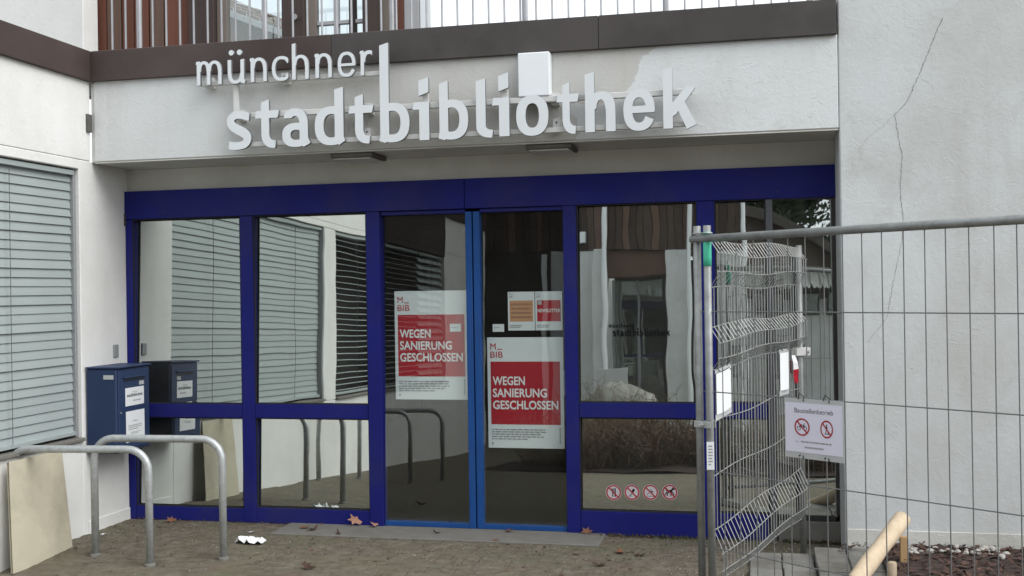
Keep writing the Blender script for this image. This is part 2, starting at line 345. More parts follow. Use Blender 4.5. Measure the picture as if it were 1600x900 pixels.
# ------------------------------------------------------------------ mesh helpers
class MB:
    def __init__(s):
        s.v = []; s.f = []
    def quad(s, a, b, c, d):
        k = len(s.v); s.v += [tuple(a), tuple(b), tuple(c), tuple(d)]; s.f.append((k, k+1, k+2, k+3)); return s
    def poly(s, pts):
        k = len(s.v); s.v += [tuple(p) for p in pts]; s.f.append(tuple(range(k, k+len(pts)))); return s
    def box(s, x0, y0, z0, x1, y1, z1, b=0.0):
        """box, with chamfered edges when b > 0"""
        x0, x1 = sorted((x0, x1)); y0, y1 = sorted((y0, y1)); z0, z1 = sorted((z0, z1))
        k = len(s.v)
        if b <= 0:
            for z in (z0, z1):
                s.v += [(x0, y0, z), (x1, y0, z), (x1, y1, z), (x0, y1, z)]
            s.f += [tuple(k+i for i in q) for q in ((0, 3, 2, 1), (4, 5, 6, 7), (0, 1, 5, 4), (1, 2, 6, 5), (2, 3, 7, 6), (3, 0, 4, 7))]
            return s
        b = min(b, (x1-x0)*.45, (y1-y0)*.45, (z1-z0)*.45)
        idx = {}
        for ix in (0, 1):
            for iy in (0, 1):
                for iz in (0, 1):
                    c = ((x0, x1)[ix], (y0, y1)[iy], (z0, z1)[iz]); sg = (b if ix == 0 else -b, b if iy == 0 else -b, b if iz == 0 else -b)
                    for ax in range(3):
                        q = [c[i] + (0 if i == ax else sg[i]) for i in range(3)]
                        idx[(ix, iy, iz, ax)] = len(s.v); s.v.append(tuple(q))
        I = lambda x, y, z, a: idx[(x, y, z, a)]
        s.f += [(I(0,0,0,0), I(0,0,1,0), I(0,1,1,0), I(0,1,0,0)), (I(1,0,0,0), I(1,1,0,0), I(1,1,1,0), I(1,0,1,0)),
                (I(0,0,0,1), I(1,0,0,1), I(1,0,1,1), I(0,0,1,1)), (I(0,1,0,1), I(0,1,1,1), I(1,1,1,1), I(1,1,0,1)),
                (I(0,0,0,2), I(0,1,0,2), I(1,1,0,2), I(1,0,0,2)), (I(0,0,1,2), I(1,0,1,2), I(1,1,1,2), I(0,1,1,2))]
        for a in (0, 1):
            for c in (0, 1):
                s.f.append((I(0,a,c,1), I(1,a,c,1), I(1,a,c,2), I(0,a,c,2)))
                s.f.append((I(a,0,c,0), I(a,1,c,0), I(a,1,c,2), I(a,0,c,2)))
                s.f.append((I(a,c,0,0), I(a,c,1,0), I(a,c,1,1), I(a,c,0,1)))
        for x in (0, 1):
            for y in (0, 1):
                for z in (0, 1):
                    s.f.append((I(x,y,z,0), I(x,y,z,1), I(x,y,z,2)))
        return s
    def tube(s, pts, r, n=8, cap=True):
        pts = [Vector(p) for p in pts]
        rs = r if isinstance(r, (list, tuple)) else [r]*len(pts)
        k = len(s.v); prev = None
        for i, p in enumerate(pts):
            t = (pts[min(i+1, len(pts)-1)] - pts[max(i-1, 0)])
            t = t.normalized() if t.length > 1e-9 else Vector((0, 0, 1))
            if prev is None:
                a = Vector((0, 0, 1)) if abs(t.z) < 0.9 else Vector((1, 0, 0))
                u = t.cross(a).normalized()
            else:
                u = (prev - t*prev.dot(t))
                u = u.normalized() if u.length > 1e-6 else t.orthogonal().normalized()
            prev = u; w = t.cross(u)
            for j in range(n):
                an = 2*math.pi*j/n
                s.v.append(tuple(p + (u*math.cos(an) + w*math.sin(an))*rs[i]))
        for i in range(len(pts)-1):
            for j in range(n):
                a = k+i*n+j; b = k+i*n+(j+1) % n
                s.f.append((a, b, b+n, a+n))
        if cap:
            s.f.append(tuple(k+j for j in reversed(range(n)))); e = k+(len(pts)-1)*n
            s.f.append(tuple(e+j for j in range(n)))
        return s
    def ellipsoid(s, c, r, nu=8, nv=5, jit=0.0):
        k = len(s.v)
        for i in range(1, nv):
            th = math.pi*i/nv
            for j in range(nu):
                ph = 2*math.pi*j/nu; q = 1+random.uniform(-jit, jit)
                s.v.append((c[0]+r[0]*q*math.sin(th)*math.cos(ph), c[1]+r[1]*q*math.sin(th)*math.sin(ph), c[2]+r[2]*q*math.cos(th)))
        t = len(s.v); s.v.append((c[0], c[1], c[2]+r[2])); s.v.append((c[0], c[1], c[2]-r[2]))
        for i in range(nv-2):
            for j in range(nu):
                a = k+i*nu+j; b = k+i*nu+(j+1) % nu
                s.f.append((a, a+nu, b+nu, b))
        for j in range(nu):
            s.f.append((t, k+j, k+(j+1) % nu)); e = k+(nv-2)*nu
            s.f.append((t+1, e+(j+1) % nu, e+j))
        return s
    def mesh(s, name, mat, smooth=False):
        me = bpy.data.meshes.new(name); me.from_pydata(s.v, [], s.f)
        me.materials.append(mat)
        if smooth:
            me.polygons.foreach_set('use_smooth', [True]*len(me.polygons))
        me.update()
        return me
    def build(s, name, mat, parent=None, smooth=False):
        return link(name, s.mesh(name, mat, smooth), parent)

def link(name, me, parent=None):
    o = bpy.data.objects.new(name, me); COL.objects.link(o)
    if parent is not None: o.parent = parent
    return o

def tag(o, label=None, cat=None, group=None, kind=None):
    if label: o['label'] = label
    if cat: o['category'] = cat
    if group: o['group'] = group
    if kind: o['kind'] = kind
    return o

def thing(name, label, cat, loc=(0, 0, 0), group=None):
    o = bpy.data.objects.new(name, None); COL.objects.link(o); o.location = loc
    o.empty_display_size = 0.1
    return tag(o, label, cat, group)

def P(root, name, mb, mat, smooth=False, parent=None):
    """build the world-space mesh mb as a part of root (which may sit away from the origin)"""
    off = Vector((0, 0, 0)); q = parent or root
    while q is not None:
        off += q.location; q = q.parent
    mb.v = [(v[0]-off.x, v[1]-off.y, v[2]-off.z) for v in mb.v]
    return mb.build(name, mat, parent or root, smooth)

def box_part(root, name, mat, x0, y0, z0, x1, y1, z1, b=0.004, parent=None):
    return P(root, name, MB().box(x0, y0, z0, x1, y1, z1, b), mat, parent=parent)

# ---- flat lettering from the built-in typeface (for print only)
def text_mesh(txt, height, mat, width=None, bold=0.0, name='printed_text', align='LEFT', depth=0.0006):
    cu = bpy.data.curves.new('t', 'FONT'); cu.body = txt; cu.size = 1.0; cu.offset = bold; cu.align_x = align; cu.resolution_u = 3
    ob = bpy.data.objects.new('t', cu); COL.objects.link(ob)
    dg = bpy.context.evaluated_depsgraph_get(); dg.update()
    me = bpy.data.meshes.new_from_object(ob.evaluated_get(dg))
    bpy.data.objects.remove(ob); bpy.data.curves.remove(cu)
    me.name = name
    co = np.empty(len(me.vertices)*3); me.vertices.foreach_get('co', co); co = co.reshape(-1, 3)
    cap = 0.729
    k = height/cap
    kx = k if width is None else width/(co[:, 0].max()-co[:, 0].min())
    x0 = co[:, 0].min() if align == 'LEFT' else 0
    co2 = np.zeros_like(co); co2[:, 0] = (co[:, 0]-x0)*kx; co2[:, 2] = co[:, 1]*k
    me.vertices.foreach_set('co', co2.ravel()); me.materials.clear(); me.materials.append(mat); me.update()
    return me

def put_text(root, txt, x, y, z, h, mat, width=None, bold=0.0, rot=None, name='printed_text'):
    me = text_mesh(txt, h, mat, width, bold, name)
    o = link(name, me, root); o.location = (x, y, z)
    return o

def print_lines(root, x0, x1, z0, z1, n, y, mat, last=0.7, name='small_print', seed=1):
    """rows of illegible small print as broken word-length dashes (one flat part)"""
    rr = random.Random(seed); mb = MB(); dz = (z0-z1)/n
    for i in range(n):
        z = z0-dz*(i+0.5); x = x0; xe = x1 if i < n-1 else x0+(x1-x0)*last
        xe -= rr.uniform(0, (x1-x0)*.12)
        while x < xe:
            w = min(rr.uniform(0.012, 0.04)*(x1-x0)/0.35, xe-x)
            mb.quad((x, y, z-dz*.24), (x+w, y, z-dz*.24), (x+w, y, z+dz*.24), (x, y, z+dz*.24))
            x += w+0.006*(x1-x0)/0.35
    return mb.build(name, mat, root)

# ------------------------------------------------------------------ sign letters: outlines traced from an implicit function
def glyph_field(ch, w, X, Y):
    """signed field (negative inside) of one letter; x-height 100, stem width w"""
    t = w*0.82
    def box(x0, y0, x1, y1):
        return np.maximum(np.maximum(x0-X, X-x1), np.maximum(y0-Y, Y-y1))
    def poly(pts):
        f = np.full_like(X, -1e9)
        for i in range(len(pts)):
            (ax, ay), (bx, by) = pts[i], pts[(i+1) % len(pts)]
            L = math.hypot(bx-ax, by-ay)
            f = np.maximum(f, ((X-ax)*(by-ay)-(Y-ay)*(bx-ax))/L)
        return f          # points run counter-clockwise
    def sell(cx, cy, rx, ry, n=2.35):
        q = (np.abs((X-cx)/rx)**n+np.abs((Y-cy)/ry)**n)**(1/n)
        return (q-1)*min(rx, ry)
    def ring(x0, y0, x1, y1, wx, wy, n=2.35):
        cx, cy = (x0+x1)/2, (y0+y1)/2; rx, ry = (x1-x0)/2, (y1-y0)/2
        return np.maximum(sell(cx, cy, rx, ry, n), -sell(cx, cy, rx-wx, ry-wy, n))
    U = lambda *a: np.minimum.reduce(a)
    I = lambda *a: np.maximum.reduce(a)
    def arch(x0, x1, top=102, cut=58):
        cx = (x0+x1)/2; rx = (x1-x0)/2
        o = sell(cx, cut, rx, top-cut, 2.2); i = sell(cx-w*.06, cut, rx-w, top-cut-t, 2.2)
        return U(I(o, -i, cut-Y), box(x1-w, 0, x1, cut+.5))
    def stem(x0, y0, y1, slant=0.22):
        return poly([(x0, y0), (x0+w, y0), (x0+w, y1), (x0, y1-w*slant)])
    if ch == 'o': return ring(0, -2, 86, 102, w, t)
    if ch in 'nh':
        W = 80 if w > 20 else 74
        top = 100 if ch == 'n' else 152
        f = U(stem(0, 0, top), I(arch(w*.25, W), w*.5-X))
        if ch == 'n': f = U(f, poly([(-w*.28, 90), (w*.6, 84), (w*.88, 102), (-w*.1, 101)]))
        return f
    if ch == 'm':
        return U(stem(0, 0, 100), I(arch(w*.3, 62, 102), w*.5-X), I(arch(62-w*.75, 114, 102), 62-w*.55-X), poly([(-w*.28, 90), (w*.6, 84), (w*.88, 102), (-w*.1, 101)]))
    if ch in 'uU':
        W = 74
        Y2 = 100-Y; X2 = W-X
        cx = (w*.25+W)/2; rx = (W-w*.25)/2; cut = 58
        o = I(((np.abs((X2-cx)/rx)**2.2+np.abs((Y2-cut)/(102-cut))**2.2)**(1/2.2)-1)*rx, -((np.abs((X2-cx+w*.06)/(rx-w))**2.2+np.abs((Y2-cut)/(102-cut-t))**2.2)**(1/2.2)-1)*(rx-w), cut-Y2, w*.5-X2)
        left = box(0, 41.5, w, 100)
        f = U(o, left, stem(W-w, 0, 102), poly([(W-w*.7, 12), (W-w*.6, 0), (W+w*.05, -4), (W+w*.38, 10), (W-w*.1, 18)]))
        if ch == 'U':
            for cxx in (W*.23, W*.73):
                f = U(f, np.hypot(X-cxx, Y-130)-11.5)
        return f
    if ch == 'c':
        f = ring(0, -2, 92, 102, w, t)
        return I(f, -poly([(46, 50), (150, -22), (150, 128)]), X-78)
    if ch == 'e':
        f = ring(0, -2, 88, 102, w, t)
        f = I(f, -poly([(44, 46), (44, 41), (112, 14), (140, 46)]))
        return U(f, box(w*.6, 43, 87, 43+t*.85))
    if ch == 'r':
        f = U(stem(0, 0, 100), poly([(-w*.3, 90), (w*.6, 84), (w*.88, 102), (-w*.1, 101)]))
        a = I(ring(w*.35, 6, w*.35+70, 102, w*1.0, t*1.15), 54-Y, X-(w*.35+48), w*.5-X)
        return U(f, a)
    if ch == 's':
        sp = [(8, 11), (20, 8), (36, 8.2), (52, 12), (60, 22), (59, 34), (49, 44), (34, 52), (20, 61), (13, 72), (15, 84), (26, 91.5), (42, 92), (55, 89), (64, 86)]
        k = w/24.0
        pts = []
        for i in range(len(sp)-1):
            p0 = sp[max(i-1, 0)]; p1 = sp[i]; p2 = sp[i+1]; p3 = sp[min(i+2, len(sp)-1)]
            for s_ in range(6):
                u = s_/6
                pts.append(tuple(0.5*((2*p1[j])+(-p0[j]+p2[j])*u+(2*p0[j]-5*p1[j]+4*p2[j]-p3[j])*u*u+(-p0[j]+3*p1[j]-3*p2[j]+p3[j])*u**3) for j in (0, 1)))
        pts.append(sp[-1])
        d = np.full_like(X, 1e9)
        for i in range(len(pts)-1):
            (ax, ay), (bx, by) = pts[i], pts[i+1]
            ex, ey = bx-ax, by-ay; L2 = ex*ex+ey*ey+1e-9
            tt = np.clip(((X-ax)*ex+(Y-ay)*ey)/L2, 0, 1)
            wid = 10.0 if not 24 <= i <= 54 else 10.0+2.3*math.sin(math.pi*(i-24)/30)
            d = np.minimum(d, np.hypot(X-ax-tt*ex, Y-ay-tt*ey)-wid*k)
        d = I(d, -poly([(-30, -30), (3, -30), (9, 30), (-30, 30)]), -poly([(65, 70), (110, 70), (110, 130), (70, 130)]))
        return d
    if ch == 't':
        s0 = 20
        f = U(poly([(s0, 32), (s0+w, 32), (s0+w, 130), (s0, 122)]), I(ring(s0, -2, s0+88, 80, w, t, 2.5), Y-34))
        f = I(f, -poly([(s0+42, -12), (s0+120, -12), (s0+120, 60), (s0+50, 60)]))
        bar = poly([(0, 100-t), (s0+w+27, 100-t), (s0+w+32, 100), (4, 100)])
        return U(f, bar)
    if ch == 'a':
        W = 78
        top = I(ring(0, 10, W, 102, w, t, 2.4), 58-Y, -box(-20, 0, W*.5, 76), -poly([(-30, 60), (3, 60), (11, 120), (-30, 120)]))
        stemr = box(W-w, 14, W, 60)
        foot = poly([(W-w*.85, 14), (W-w*.55, -3), (W+w*.30, 7), (W, 22), (W-w, 26)])
        bowl = I(ring(0, -2, W+8, 63, w, t*.92, 2.4), X-(W-w*.4))
        return U(top, stemr, foot, bowl)
    if ch == 'd':
        W = 82
        bowl = I(ring(0, -2, W+14, 102, w, t, 2.4), X-(W-w*.4))
        return U(bowl, poly([(W-w, 12), (W, 12), (W, 152), (W-w, 146)]), poly([(W-w*.85, 14), (W-w*.55, -3), (W+w*.18, 9), (W, 20), (W-w, 24)]))
    if ch in 'bB':
        W = 82
        top = 152 if ch == 'b' else 262
        bowl = I(ring(-14, -2, W, 102, w, t, 2.4), w*.4-X)
        return U(bowl, poly([(0, 12), (w, 12), (w, top), (0, top-7)]), poly([(w, 24), (0, 20), (-w*.14, 3), (w*.62, -3), (w*.9, 14)]))
    if ch == 'l':
        f = U(poly([(0, 26), (w, 26), (w, 152), (0, 146)]), I(ring(0, -2, 88, 66, w, t, 2.5), Y-27.5))
        return I(f, -poly([(40, -12), (120, -12), (120, 60), (49, 60)]))
    if ch == 'i':
        x0 = 17
        return U(box(x0, 0, x0+w, 100), poly([(0, 100-t*.95), (x0+1, 100-t*.95), (x0+1, 100), (3, 100)]),
                 poly([(x0-1, 116), (x0+w-1, 125), (x0+w-1, 164), (x0-1, 156)]))
    if ch == 'k':
        return U(poly([(0, 0), (w, 0), (w, 152), (0, 147)]),
                 poly([(w-2, 30), (w+8, 34), (86, 100), (62, 104), (w-2, 62)]), poly([(36, 52), (62, -3), (88, 8), (56, 66)]))
    raise ValueError(ch)

def trace(F, xs, ys):
    """marching squares: closed outlines of F < 0 with interpolated crossings"""
    segs = {}
    ny, nx = F.shape
    def ix(j0, i0, j1, i1):
        a, b = F[j0, i0], F[j1, i1]; u = a/(a-b)
        return (xs[i0]+(xs[i1]-xs[i0])*u, ys[j0]+(ys[j1]-ys[j0])*u)
    S = F < 0
    code = S[:-1, :-1]*1+S[:-1, 1:]*2+S[1:, 1:]*4+S[1:, :-1]*8
    pts = {}
    table = {1: [(3, 0)], 2: [(0, 1)], 3: [(3, 1)], 4: [(1, 2)], 5: [(3, 2), (1, 0)], 6: [(0, 2)], 7: [(3, 2)], 8: [(2, 3)], 9: [(2, 0)], 10: [(0, 3), (2, 1)], 11: [(2, 1)], 12: [(1, 3)], 13: [(1, 0)], 14: [(0, 3)]}
    nxt = {}
    for j, i in zip(*np.nonzero((code > 0) & (code < 15))):
        def key(e):
            k = [('h', j, i), ('v', j, i+1), ('h', j+1, i), ('v', j, i)][e]
            if k not in pts:
                pts[k] = ix(*[(j, i, j, i+1), (j, i+1, j+1, i+1), (j+1, i, j+1, i+1), (j, i, j+1, i)][e])
            return k
        for a, b in table[int(code[j, i])]:
            nxt[key(a)] = key(b)
    loops = []
    while nxt:
        k0 = next(iter(nxt)); k = k0; L = []
        while k in nxt:
            L.append(pts[k]); k = nxt.pop(k)
        if len(L) > 6: loops.append(L)
    out = []
    for L in loops:                      # drop nearly straight points
        A = np.array(L); keep = [0]
        i = 0; n = len(A)
        while i < n-1:
            j = i+1
            while j+1 < n and j-i < 14:
                a, b = A[i], A[j+1]; d = b-a; Ln = np.hypot(*d)+1e-9
                q = A[i+1:j+1]-a
                if np.max(np.abs(q[:, 0]*d[1]-q[:, 1]*d[0]))/Ln > 0.16: break
                j += 1
            keep.append(j); i = j
        out.append([tuple(A[q]) for q in keep if q < n])
    return out

GLYPHS = {}
def glyph_mesh(ch, w, depth):
    """extruded letter, face towards -y, baseline z = 0, unit = 1/100 x-height; returns mesh and x extent"""
    key = (ch, w, depth)
    if key in GLYPHS: return GLYPHS[key]
    xs = np.arange(-14, 134, 1.0)+0.137; ys = np.arange(-10, 272 if ch == 'B' else 176, 1.0)+0.211
    X, Y = np.meshgrid(xs, ys)
    loops = trace(glyph_field(ch, w, X, Y), xs, ys)
    cu = bpy.data.curves.new('g', 'CURVE'); cu.dimensions = '2D'; cu.fill_mode = 'BOTH' if depth else 'FRONT'; cu.extrude = depth/2
    for L in loops:
        sp = cu.splines.new('POLY'); sp.points.add(len(L)-1)
        sp.points.foreach_set('co', [c for p in L for c in (p[0], p[1], 0, 1)]); sp.use_cyclic_u = True
    ob = bpy.data.objects.new('g', cu); COL.objects.link(ob)
    dg = bpy.context.evaluated_depsgraph_get(); dg.update()
    me = bpy.data.meshes.new_from_object(ob.evaluated_get(dg))
    bpy.data.objects.remove(ob); bpy.data.curves.remove(cu)
    co = np.empty(len(me.vertices)*3); me.vertices.foreach_get('co', co); co = co.reshape(-1, 3)
    c2 = np.stack([co[:, 0], -co[:, 2], co[:, 1]], 1)
    me.vertices.foreach_set('co', c2.ravel()); me.name = 'letter'; me.update()
    GLYPHS[key] = (me, c2[:, 0].min(), c2[:, 0].max())
    return GLYPHS[key]

def word(root, items, y, z0, zs, w, depth, mats, name='letter', labels=True):
    """items: (glyph, world x of left edge, right edge)"""
    for ch, xl, xr in items:
        src, a, b = glyph_mesh(ch, w, depth/zs if depth else 0)
        me = src.copy(); me.materials.clear()
        for m in mats: me.materials.append(m)
        if len(mats) > 1:
            for p in me.polygons:
                p.material_index = 0 if p.normal.y < -0.5 else 1
        k = (xr-xl)/(b-a)
        co = np.empty(len(me.vertices)*3); me.vertices.foreach_get('co', co); co = co.reshape(-1, 3)
        co[:, 0] = (co[:, 0]-a)*k; co[:, 1] *= zs; co[:, 2] *= zs
        me.vertices.foreach_set('co', co.ravel()); me.update()
        o = link(name, me, root); o.location = Vector((xl, y, z0))-root.location
        if labels: o['label'] = 'letter ' + {'U': 'u with umlaut dots', 'B': 'b with very tall ascender'}.get(ch, ch)

# ================================================================== THE SETTING
def gz(x, y):
    """ground height: level along the front, falling gently away from it"""
    d = max(0.0, -y-0.9)
    z = -0.058*min(d, 9.0) - 0.01*max(0, min(d, 30)-9.0)
    return z
def ground():
    xs = sorted(set([-90, -60, -40, -25, -15, -9, -6, -4, -3] + [round(-2+0.08*i, 3) for i in range(124)] + [8.2, 9, 11, 14, 20, 30, 50, 90]))
    ys = sorted(set([-120, -80, -50, -35, -28, -22, -18, -15, -12, -10, -8.5, -7.5, -6.5, -5.5, -4.5, -4] + [round(-3.6+0.06*i, 3) for i in range(61)] + [0.05]))
    v = []; f = []
    for y in ys:
        for x in xs:
            fine = -2 <= x <= 8 and y > -3.7
            v.append((x, y, gz(x, y) + (random.uniform(-0.004, 0.004) if fine and y < -0.05 else 0)))
    nx = len(xs)
    for j in range(len(ys)-1):
        for i in range(nx-1):
            a = j*nx+i; f.append((a, a+1, a+nx+1, a+nx))
    me = bpy.data.meshes.new('ground'); me.from_pydata(v, [], f); me.materials.append(M_GROUND); me.update()
    tag(link('ground', me), kind='structure')
ground()

tag(MB().box(1.42, -0.41, -0.08, 3.93, 0.04, 0.012, 0.006).build('threshold_slab', M_CONC), kind='structure')
sb = MB()
def bed(x, y):
    e = min(1, max(0, (x-5.36)/0.28), )*min(1, max(0, (-0.2-y)/0.2+0.6))
    return gz(x, y) + 0.01 + 0.10*e + 0.03*max(0, -y-0.8)*e
pav = tag(bpy.data.objects.new('pavement', None), kind='structure'); COL.objects.link(pav)
for j in range(6):
    for i in range(5):
        x0 = 4.98+0.205*i+random.uniform(-.004, .004); y0 = -0.515-0.2*j
        if i == 4 and j > 2: continue
        z = bed(x0+0.2, y0-0.1)*0.6+gz(x0, y0)*0.4+0.02+random.uniform(-0.003, 0.003)
        o = MB().box(x0, y0-0.194, z-0.12, x0+0.2, y0, z, 0.005).build('paving_slab', M_GSLAB, pav)
N1, N2 = 40, 30
bx = [5.79+0.09*i for i in range(N1)]; by = [-0.48-0.055*j for j in range(N2)]
vb = [(x, y, bed(x, y)+random.uniform(-.012, .012)*(1 if x > 5.5 else 0.2)) for y in by for x in bx]
fb = [(j*N1+i, (j+1)*N1+i, (j+1)*N1+i+1, j*N1+i+1) for j in range(N2-1) for i in range(N1-1)]
sb.v = vb; sb.f = fb
tag(sb.build('soil', M_SOIL), kind='structure')

# ================================================================== LIBRARY FRONT
lib = thing('library_building', 'white plastered library front with blue framed glass entrance and deep beam above', 'building')
box_part(lib, 'fascia_beam', M_BEAM, 0.03, -0.5, 2.872, 5.597, -0.02, 3.5, 0.006)
box_part(lib, 'beam_end_joint', M_WING, 0.0, -0.485, 2.872, 0.0285, -0.02, 3.49, 0)
box_part(lib, 'soffit', M_SOFFIT, 0.034, -0.496, 2.86, 5.595, 0.0, 2.8695, 0)
box_part(lib, 'lintel', M_SOFFIT, 0.0, -0.012, 2.683, 5.6, 0.12, 2.858, 0)
x = 0.0
for xe in (2.02, 4.0, 5.594):
    o = box_part(lib, 'coping_sheet', M_COPING if x == 0 else M_COPING2, x, -0.535, 3.493, xe-0.003, -0.25, 3.728, 0.004); x = xe
box_part(lib, 'terrace_slab', M_CONC, -0.3, -0.245, 3.505, 9.0, 9.0, 3.69, 0)
pier = box_part(lib, 'pier', M_PIER, 5.6, -0.5, -0.3, 9.5, -0.02, 7.0, 0.008)
box_part(lib, 'plinth', M_PLINTH, 5.607, -0.509, -0.3, 9.5, -0.503, 0.205, 0.003)
box_part(lib, 'wall_core', M_INT, 5.65, 0.0, -0.3, 9.5, 0.3, 3.5, 0)

# the hairline crack in the pier: a thin dark ribbon sunk in the plaster face
def ribbon(pts, w, y, name, mat, parent, seed=3):
    rr = random.Random(seed); mb = MB(); L = []
    for a, b in zip(pts[:-1], pts[1:]):
        n = max(2, int(math.dist(a, b)/0.012))
        for i in range(n):
            u = i/n; L.append((a[0]+(b[0]-a[0])*u+rr.uniform(-.004, .004), a[1]+(b[1]-a[1])*u))
    L.append(pts[-1])
    for i in range(len(L)-1):
        w0 = w*rr.uniform(0.35, 1.0); (xa, za), (xb, zb) = L[i], L[i+1]
        mb.quad((xa-w0, y, za), (xb-w0, y, zb), (xb+w0, y, zb), (xa+w0, y, za))
    return P(lib, name, mb, mat, parent=parent)
CRK = basic('crack_shadow_gap', (0.24, 0.23, 0.21), 1.0)
ribbon([(6.26, 3.56), (6.206, 3.443), (6.145, 3.287), (6.091, 3.164), (6.033, 3.029), (5.948, 2.94)], 0.0032, -0.5012, 'crack', CRK, pier, 3)
ribbon([(5.95, 2.938), (5.974, 2.791), (5.996, 2.664), (5.977, 2.475), (5.994, 2.264)], 0.0026, -0.5012, 'crack', CRK, pier, 5)
ribbon([(5.994, 2.264), (5.985, 2.1), (5.945, 1.928), (5.88, 1.6), (5.757, 1.44)], 0.0018, -0.5012, 'crack', CRK, pier, 8)
ribbon([(5.61, 2.58), (5.66, 2.583), (5.72, 2.578), (5.79, 2.58)], 0.0022, -0.5012, 'crack', CRK, pier, 9)

STN = basic('damp_stain_edge', (0.42, 0.42, 0.395), 1.0)
ribbon([(5.948, 2.94), (5.86, 2.86), (5.78, 2.80), (5.72, 2.72)], 0.0028, -0.5012, 'crack', STN, pier, 12)
ribbon([(6.10, 3.18), (6.16, 3.15), (6.20, 3.10)], 0.0022, -0.5012, 'crack', STN, pier, 13)
ribbon([(6.06, 3.34), (6.18, 3.335), (6.29, 3.32)], 0.0018, -0.5012, 'crack', STN, pier, 14)
# interior room behind the glass
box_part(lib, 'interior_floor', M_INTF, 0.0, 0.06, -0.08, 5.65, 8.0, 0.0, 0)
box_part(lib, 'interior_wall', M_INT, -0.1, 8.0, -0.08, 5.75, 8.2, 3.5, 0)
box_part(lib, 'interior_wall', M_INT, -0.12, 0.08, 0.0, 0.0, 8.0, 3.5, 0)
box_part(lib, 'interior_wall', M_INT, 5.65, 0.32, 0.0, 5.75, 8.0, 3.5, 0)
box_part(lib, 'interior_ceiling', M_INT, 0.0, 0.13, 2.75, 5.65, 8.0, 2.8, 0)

# --- blue glazing frame
fr = thing('window_frame', None, None); fr.parent = lib
def bar(name, x0, z0, x1, z1, y0=-0.045, y1=0.05, mat=M_BLUE, b=0.003):
    return box_part(lib, name, mat, x0, y0, z0, x1, y1, z1, b, parent=fr)
bar('header', 0.003, 2.452, 2.884, 2.680, -0.055)
bar('header', 2.888, 2.452, 5.64, 2.680, -0.052)
bar('jamb', 0.003, 0.0, 0.062, 2.450)
bar('mullion', 1.022, 0.0, 1.130, 2.450)
bar('mullion', 2.088, 0.0, 2.200, 2.450, -0.05)
bar('mullion', 3.642, 0.0, 3.742, 2.450, -0.05)
bar('mullion', 4.628, 0.0, 4.755, 2.450)
bar('jamb', 5.575, 0.19, 5.64, 2.450, -0.03, 0.05, M_DARK)
for x0, x1, zb, zr in ((0.064, 1.02, 0.11, 0.835), (1.132, 2.086, 0.122, 0.838), (3.744, 4.626, 0.175, 0.87), (4.757, 5.11, 0.185, 0.875)):
    bar('bottom_rail', x0, 0.0, x1, zb, -0.042)
    bar('transom', x0, zr, x1, zr+0.11, -0.042)
bar('mullion', 5.118, 0.0, 5.166, 2.450, -0.04, 0.05, M_ALUD)
bar('bottom_rail', 5.174, 0.15, 5.573, 0.19, -0.03, 0.05, M_DARK)
box_part(lib, 'plinth', M_CONC, 5.174, -0.05, -0.05, 5.6, 0.05, 0.148, 0.004)

TILT = 0.0225
M_CLEAR = bpy.data.materials.new('glass_edge'); M_CLEAR.use_nodes = True
_n = M_CLEAR.node_tree.nodes; _n.remove(_n['Principled BSDF']); _t = _n.new('ShaderNodeBsdfTransparent'); _t.inputs['Color'].default_value = (0.96, 0.98, 0.97, 1)
M_CLEAR.node_tree.links.new(_t.outputs[0], _n['Material Output'].inputs['Surface'])
def pane(x0, z0, x1, z1, mat, parent, yc=0.005):
    zc = (z0+z1)/2
    yy = lambda z: yc+(z-zc)*TILT
    mb = MB()
    A = [(x0, yy(z0), z0), (x1, yy(z0), z0), (x1, yy(z1), z1), (x0, yy(z1), z1)]
    B = [(a, b+0.006, c) for a, b, c in A]
    mb.quad(*A); mb.quad(B[1], B[0], B[3], B[2])
    for i in range(4):
        j = (i+1) % 4; mb.quad(A[j], A[i], B[i], B[j])
    o = P(lib, 'pane', mb, mat, parent=parent)
    o.data.materials.append(M_CLEAR)
    for q in o.data.polygons[1:]: q.material_index = 1
    return o
for x0, x1, zb, zr in ((0.055, 1.03, 0.10, 0.835), (1.125, 2.095, 0.115, 0.838), (3.735, 4.635, 0.168, 0.87), (4.75, 5.12, 0.178, 0.875)):
    pane(x0, zb, x1, zr+0.006, M_GLASS, fr)
    pane(x0, zr+0.104, x1, 2.458, M_GLASS, fr)
pane(5.168, 0.18, 5.58, 2.458, M_GLASS, fr)

M_SEAL = basic('rubber_seal', (0.015, 0.015, 0.018), 0.7, 0, 0.2, 20)
def gasket(x0, z0, x1, z1, y, parent):
    g = 0.009; mb = MB()
    O = [(x0, z0), (x1, z0), (x1, z1), (x0, z1)]; N = [(x0+g, z0+g), (x1-g, z0+g), (x1-g, z1-g), (x0+g, z1-g)]
    for yy in (y, y+0.012):
        mb.v += [(a, yy, b) for a, b in O]+[(a, yy, b) for a, b in N]
    for i in range(4):
        j = (i+1) % 4
        mb.f += [(i, j, 4+j, 4+i), (8+j, 8+i, 12+i, 12+j), (4+i, 4+j, 12+j, 12+i), (j, i, 8+i, 8+j)]
    P(lib, 'gasket', mb, M_SEAL, parent=parent)
for x0, x1, zb, zr_ in ((0.0625, 1.0215, 0.1105, 0.8345), (1.1305, 2.0875, 0.1225, 0.8375), (3.7425, 4.6275, 0.1755, 0.8695), (4.7555, 5.1175, 0.1855, 0.8745)):
    gasket(x0, zb, x1, zr_, -0.030, fr); gasket(x0, zr_+0.111, x1, 2.4515, -0.034, fr)
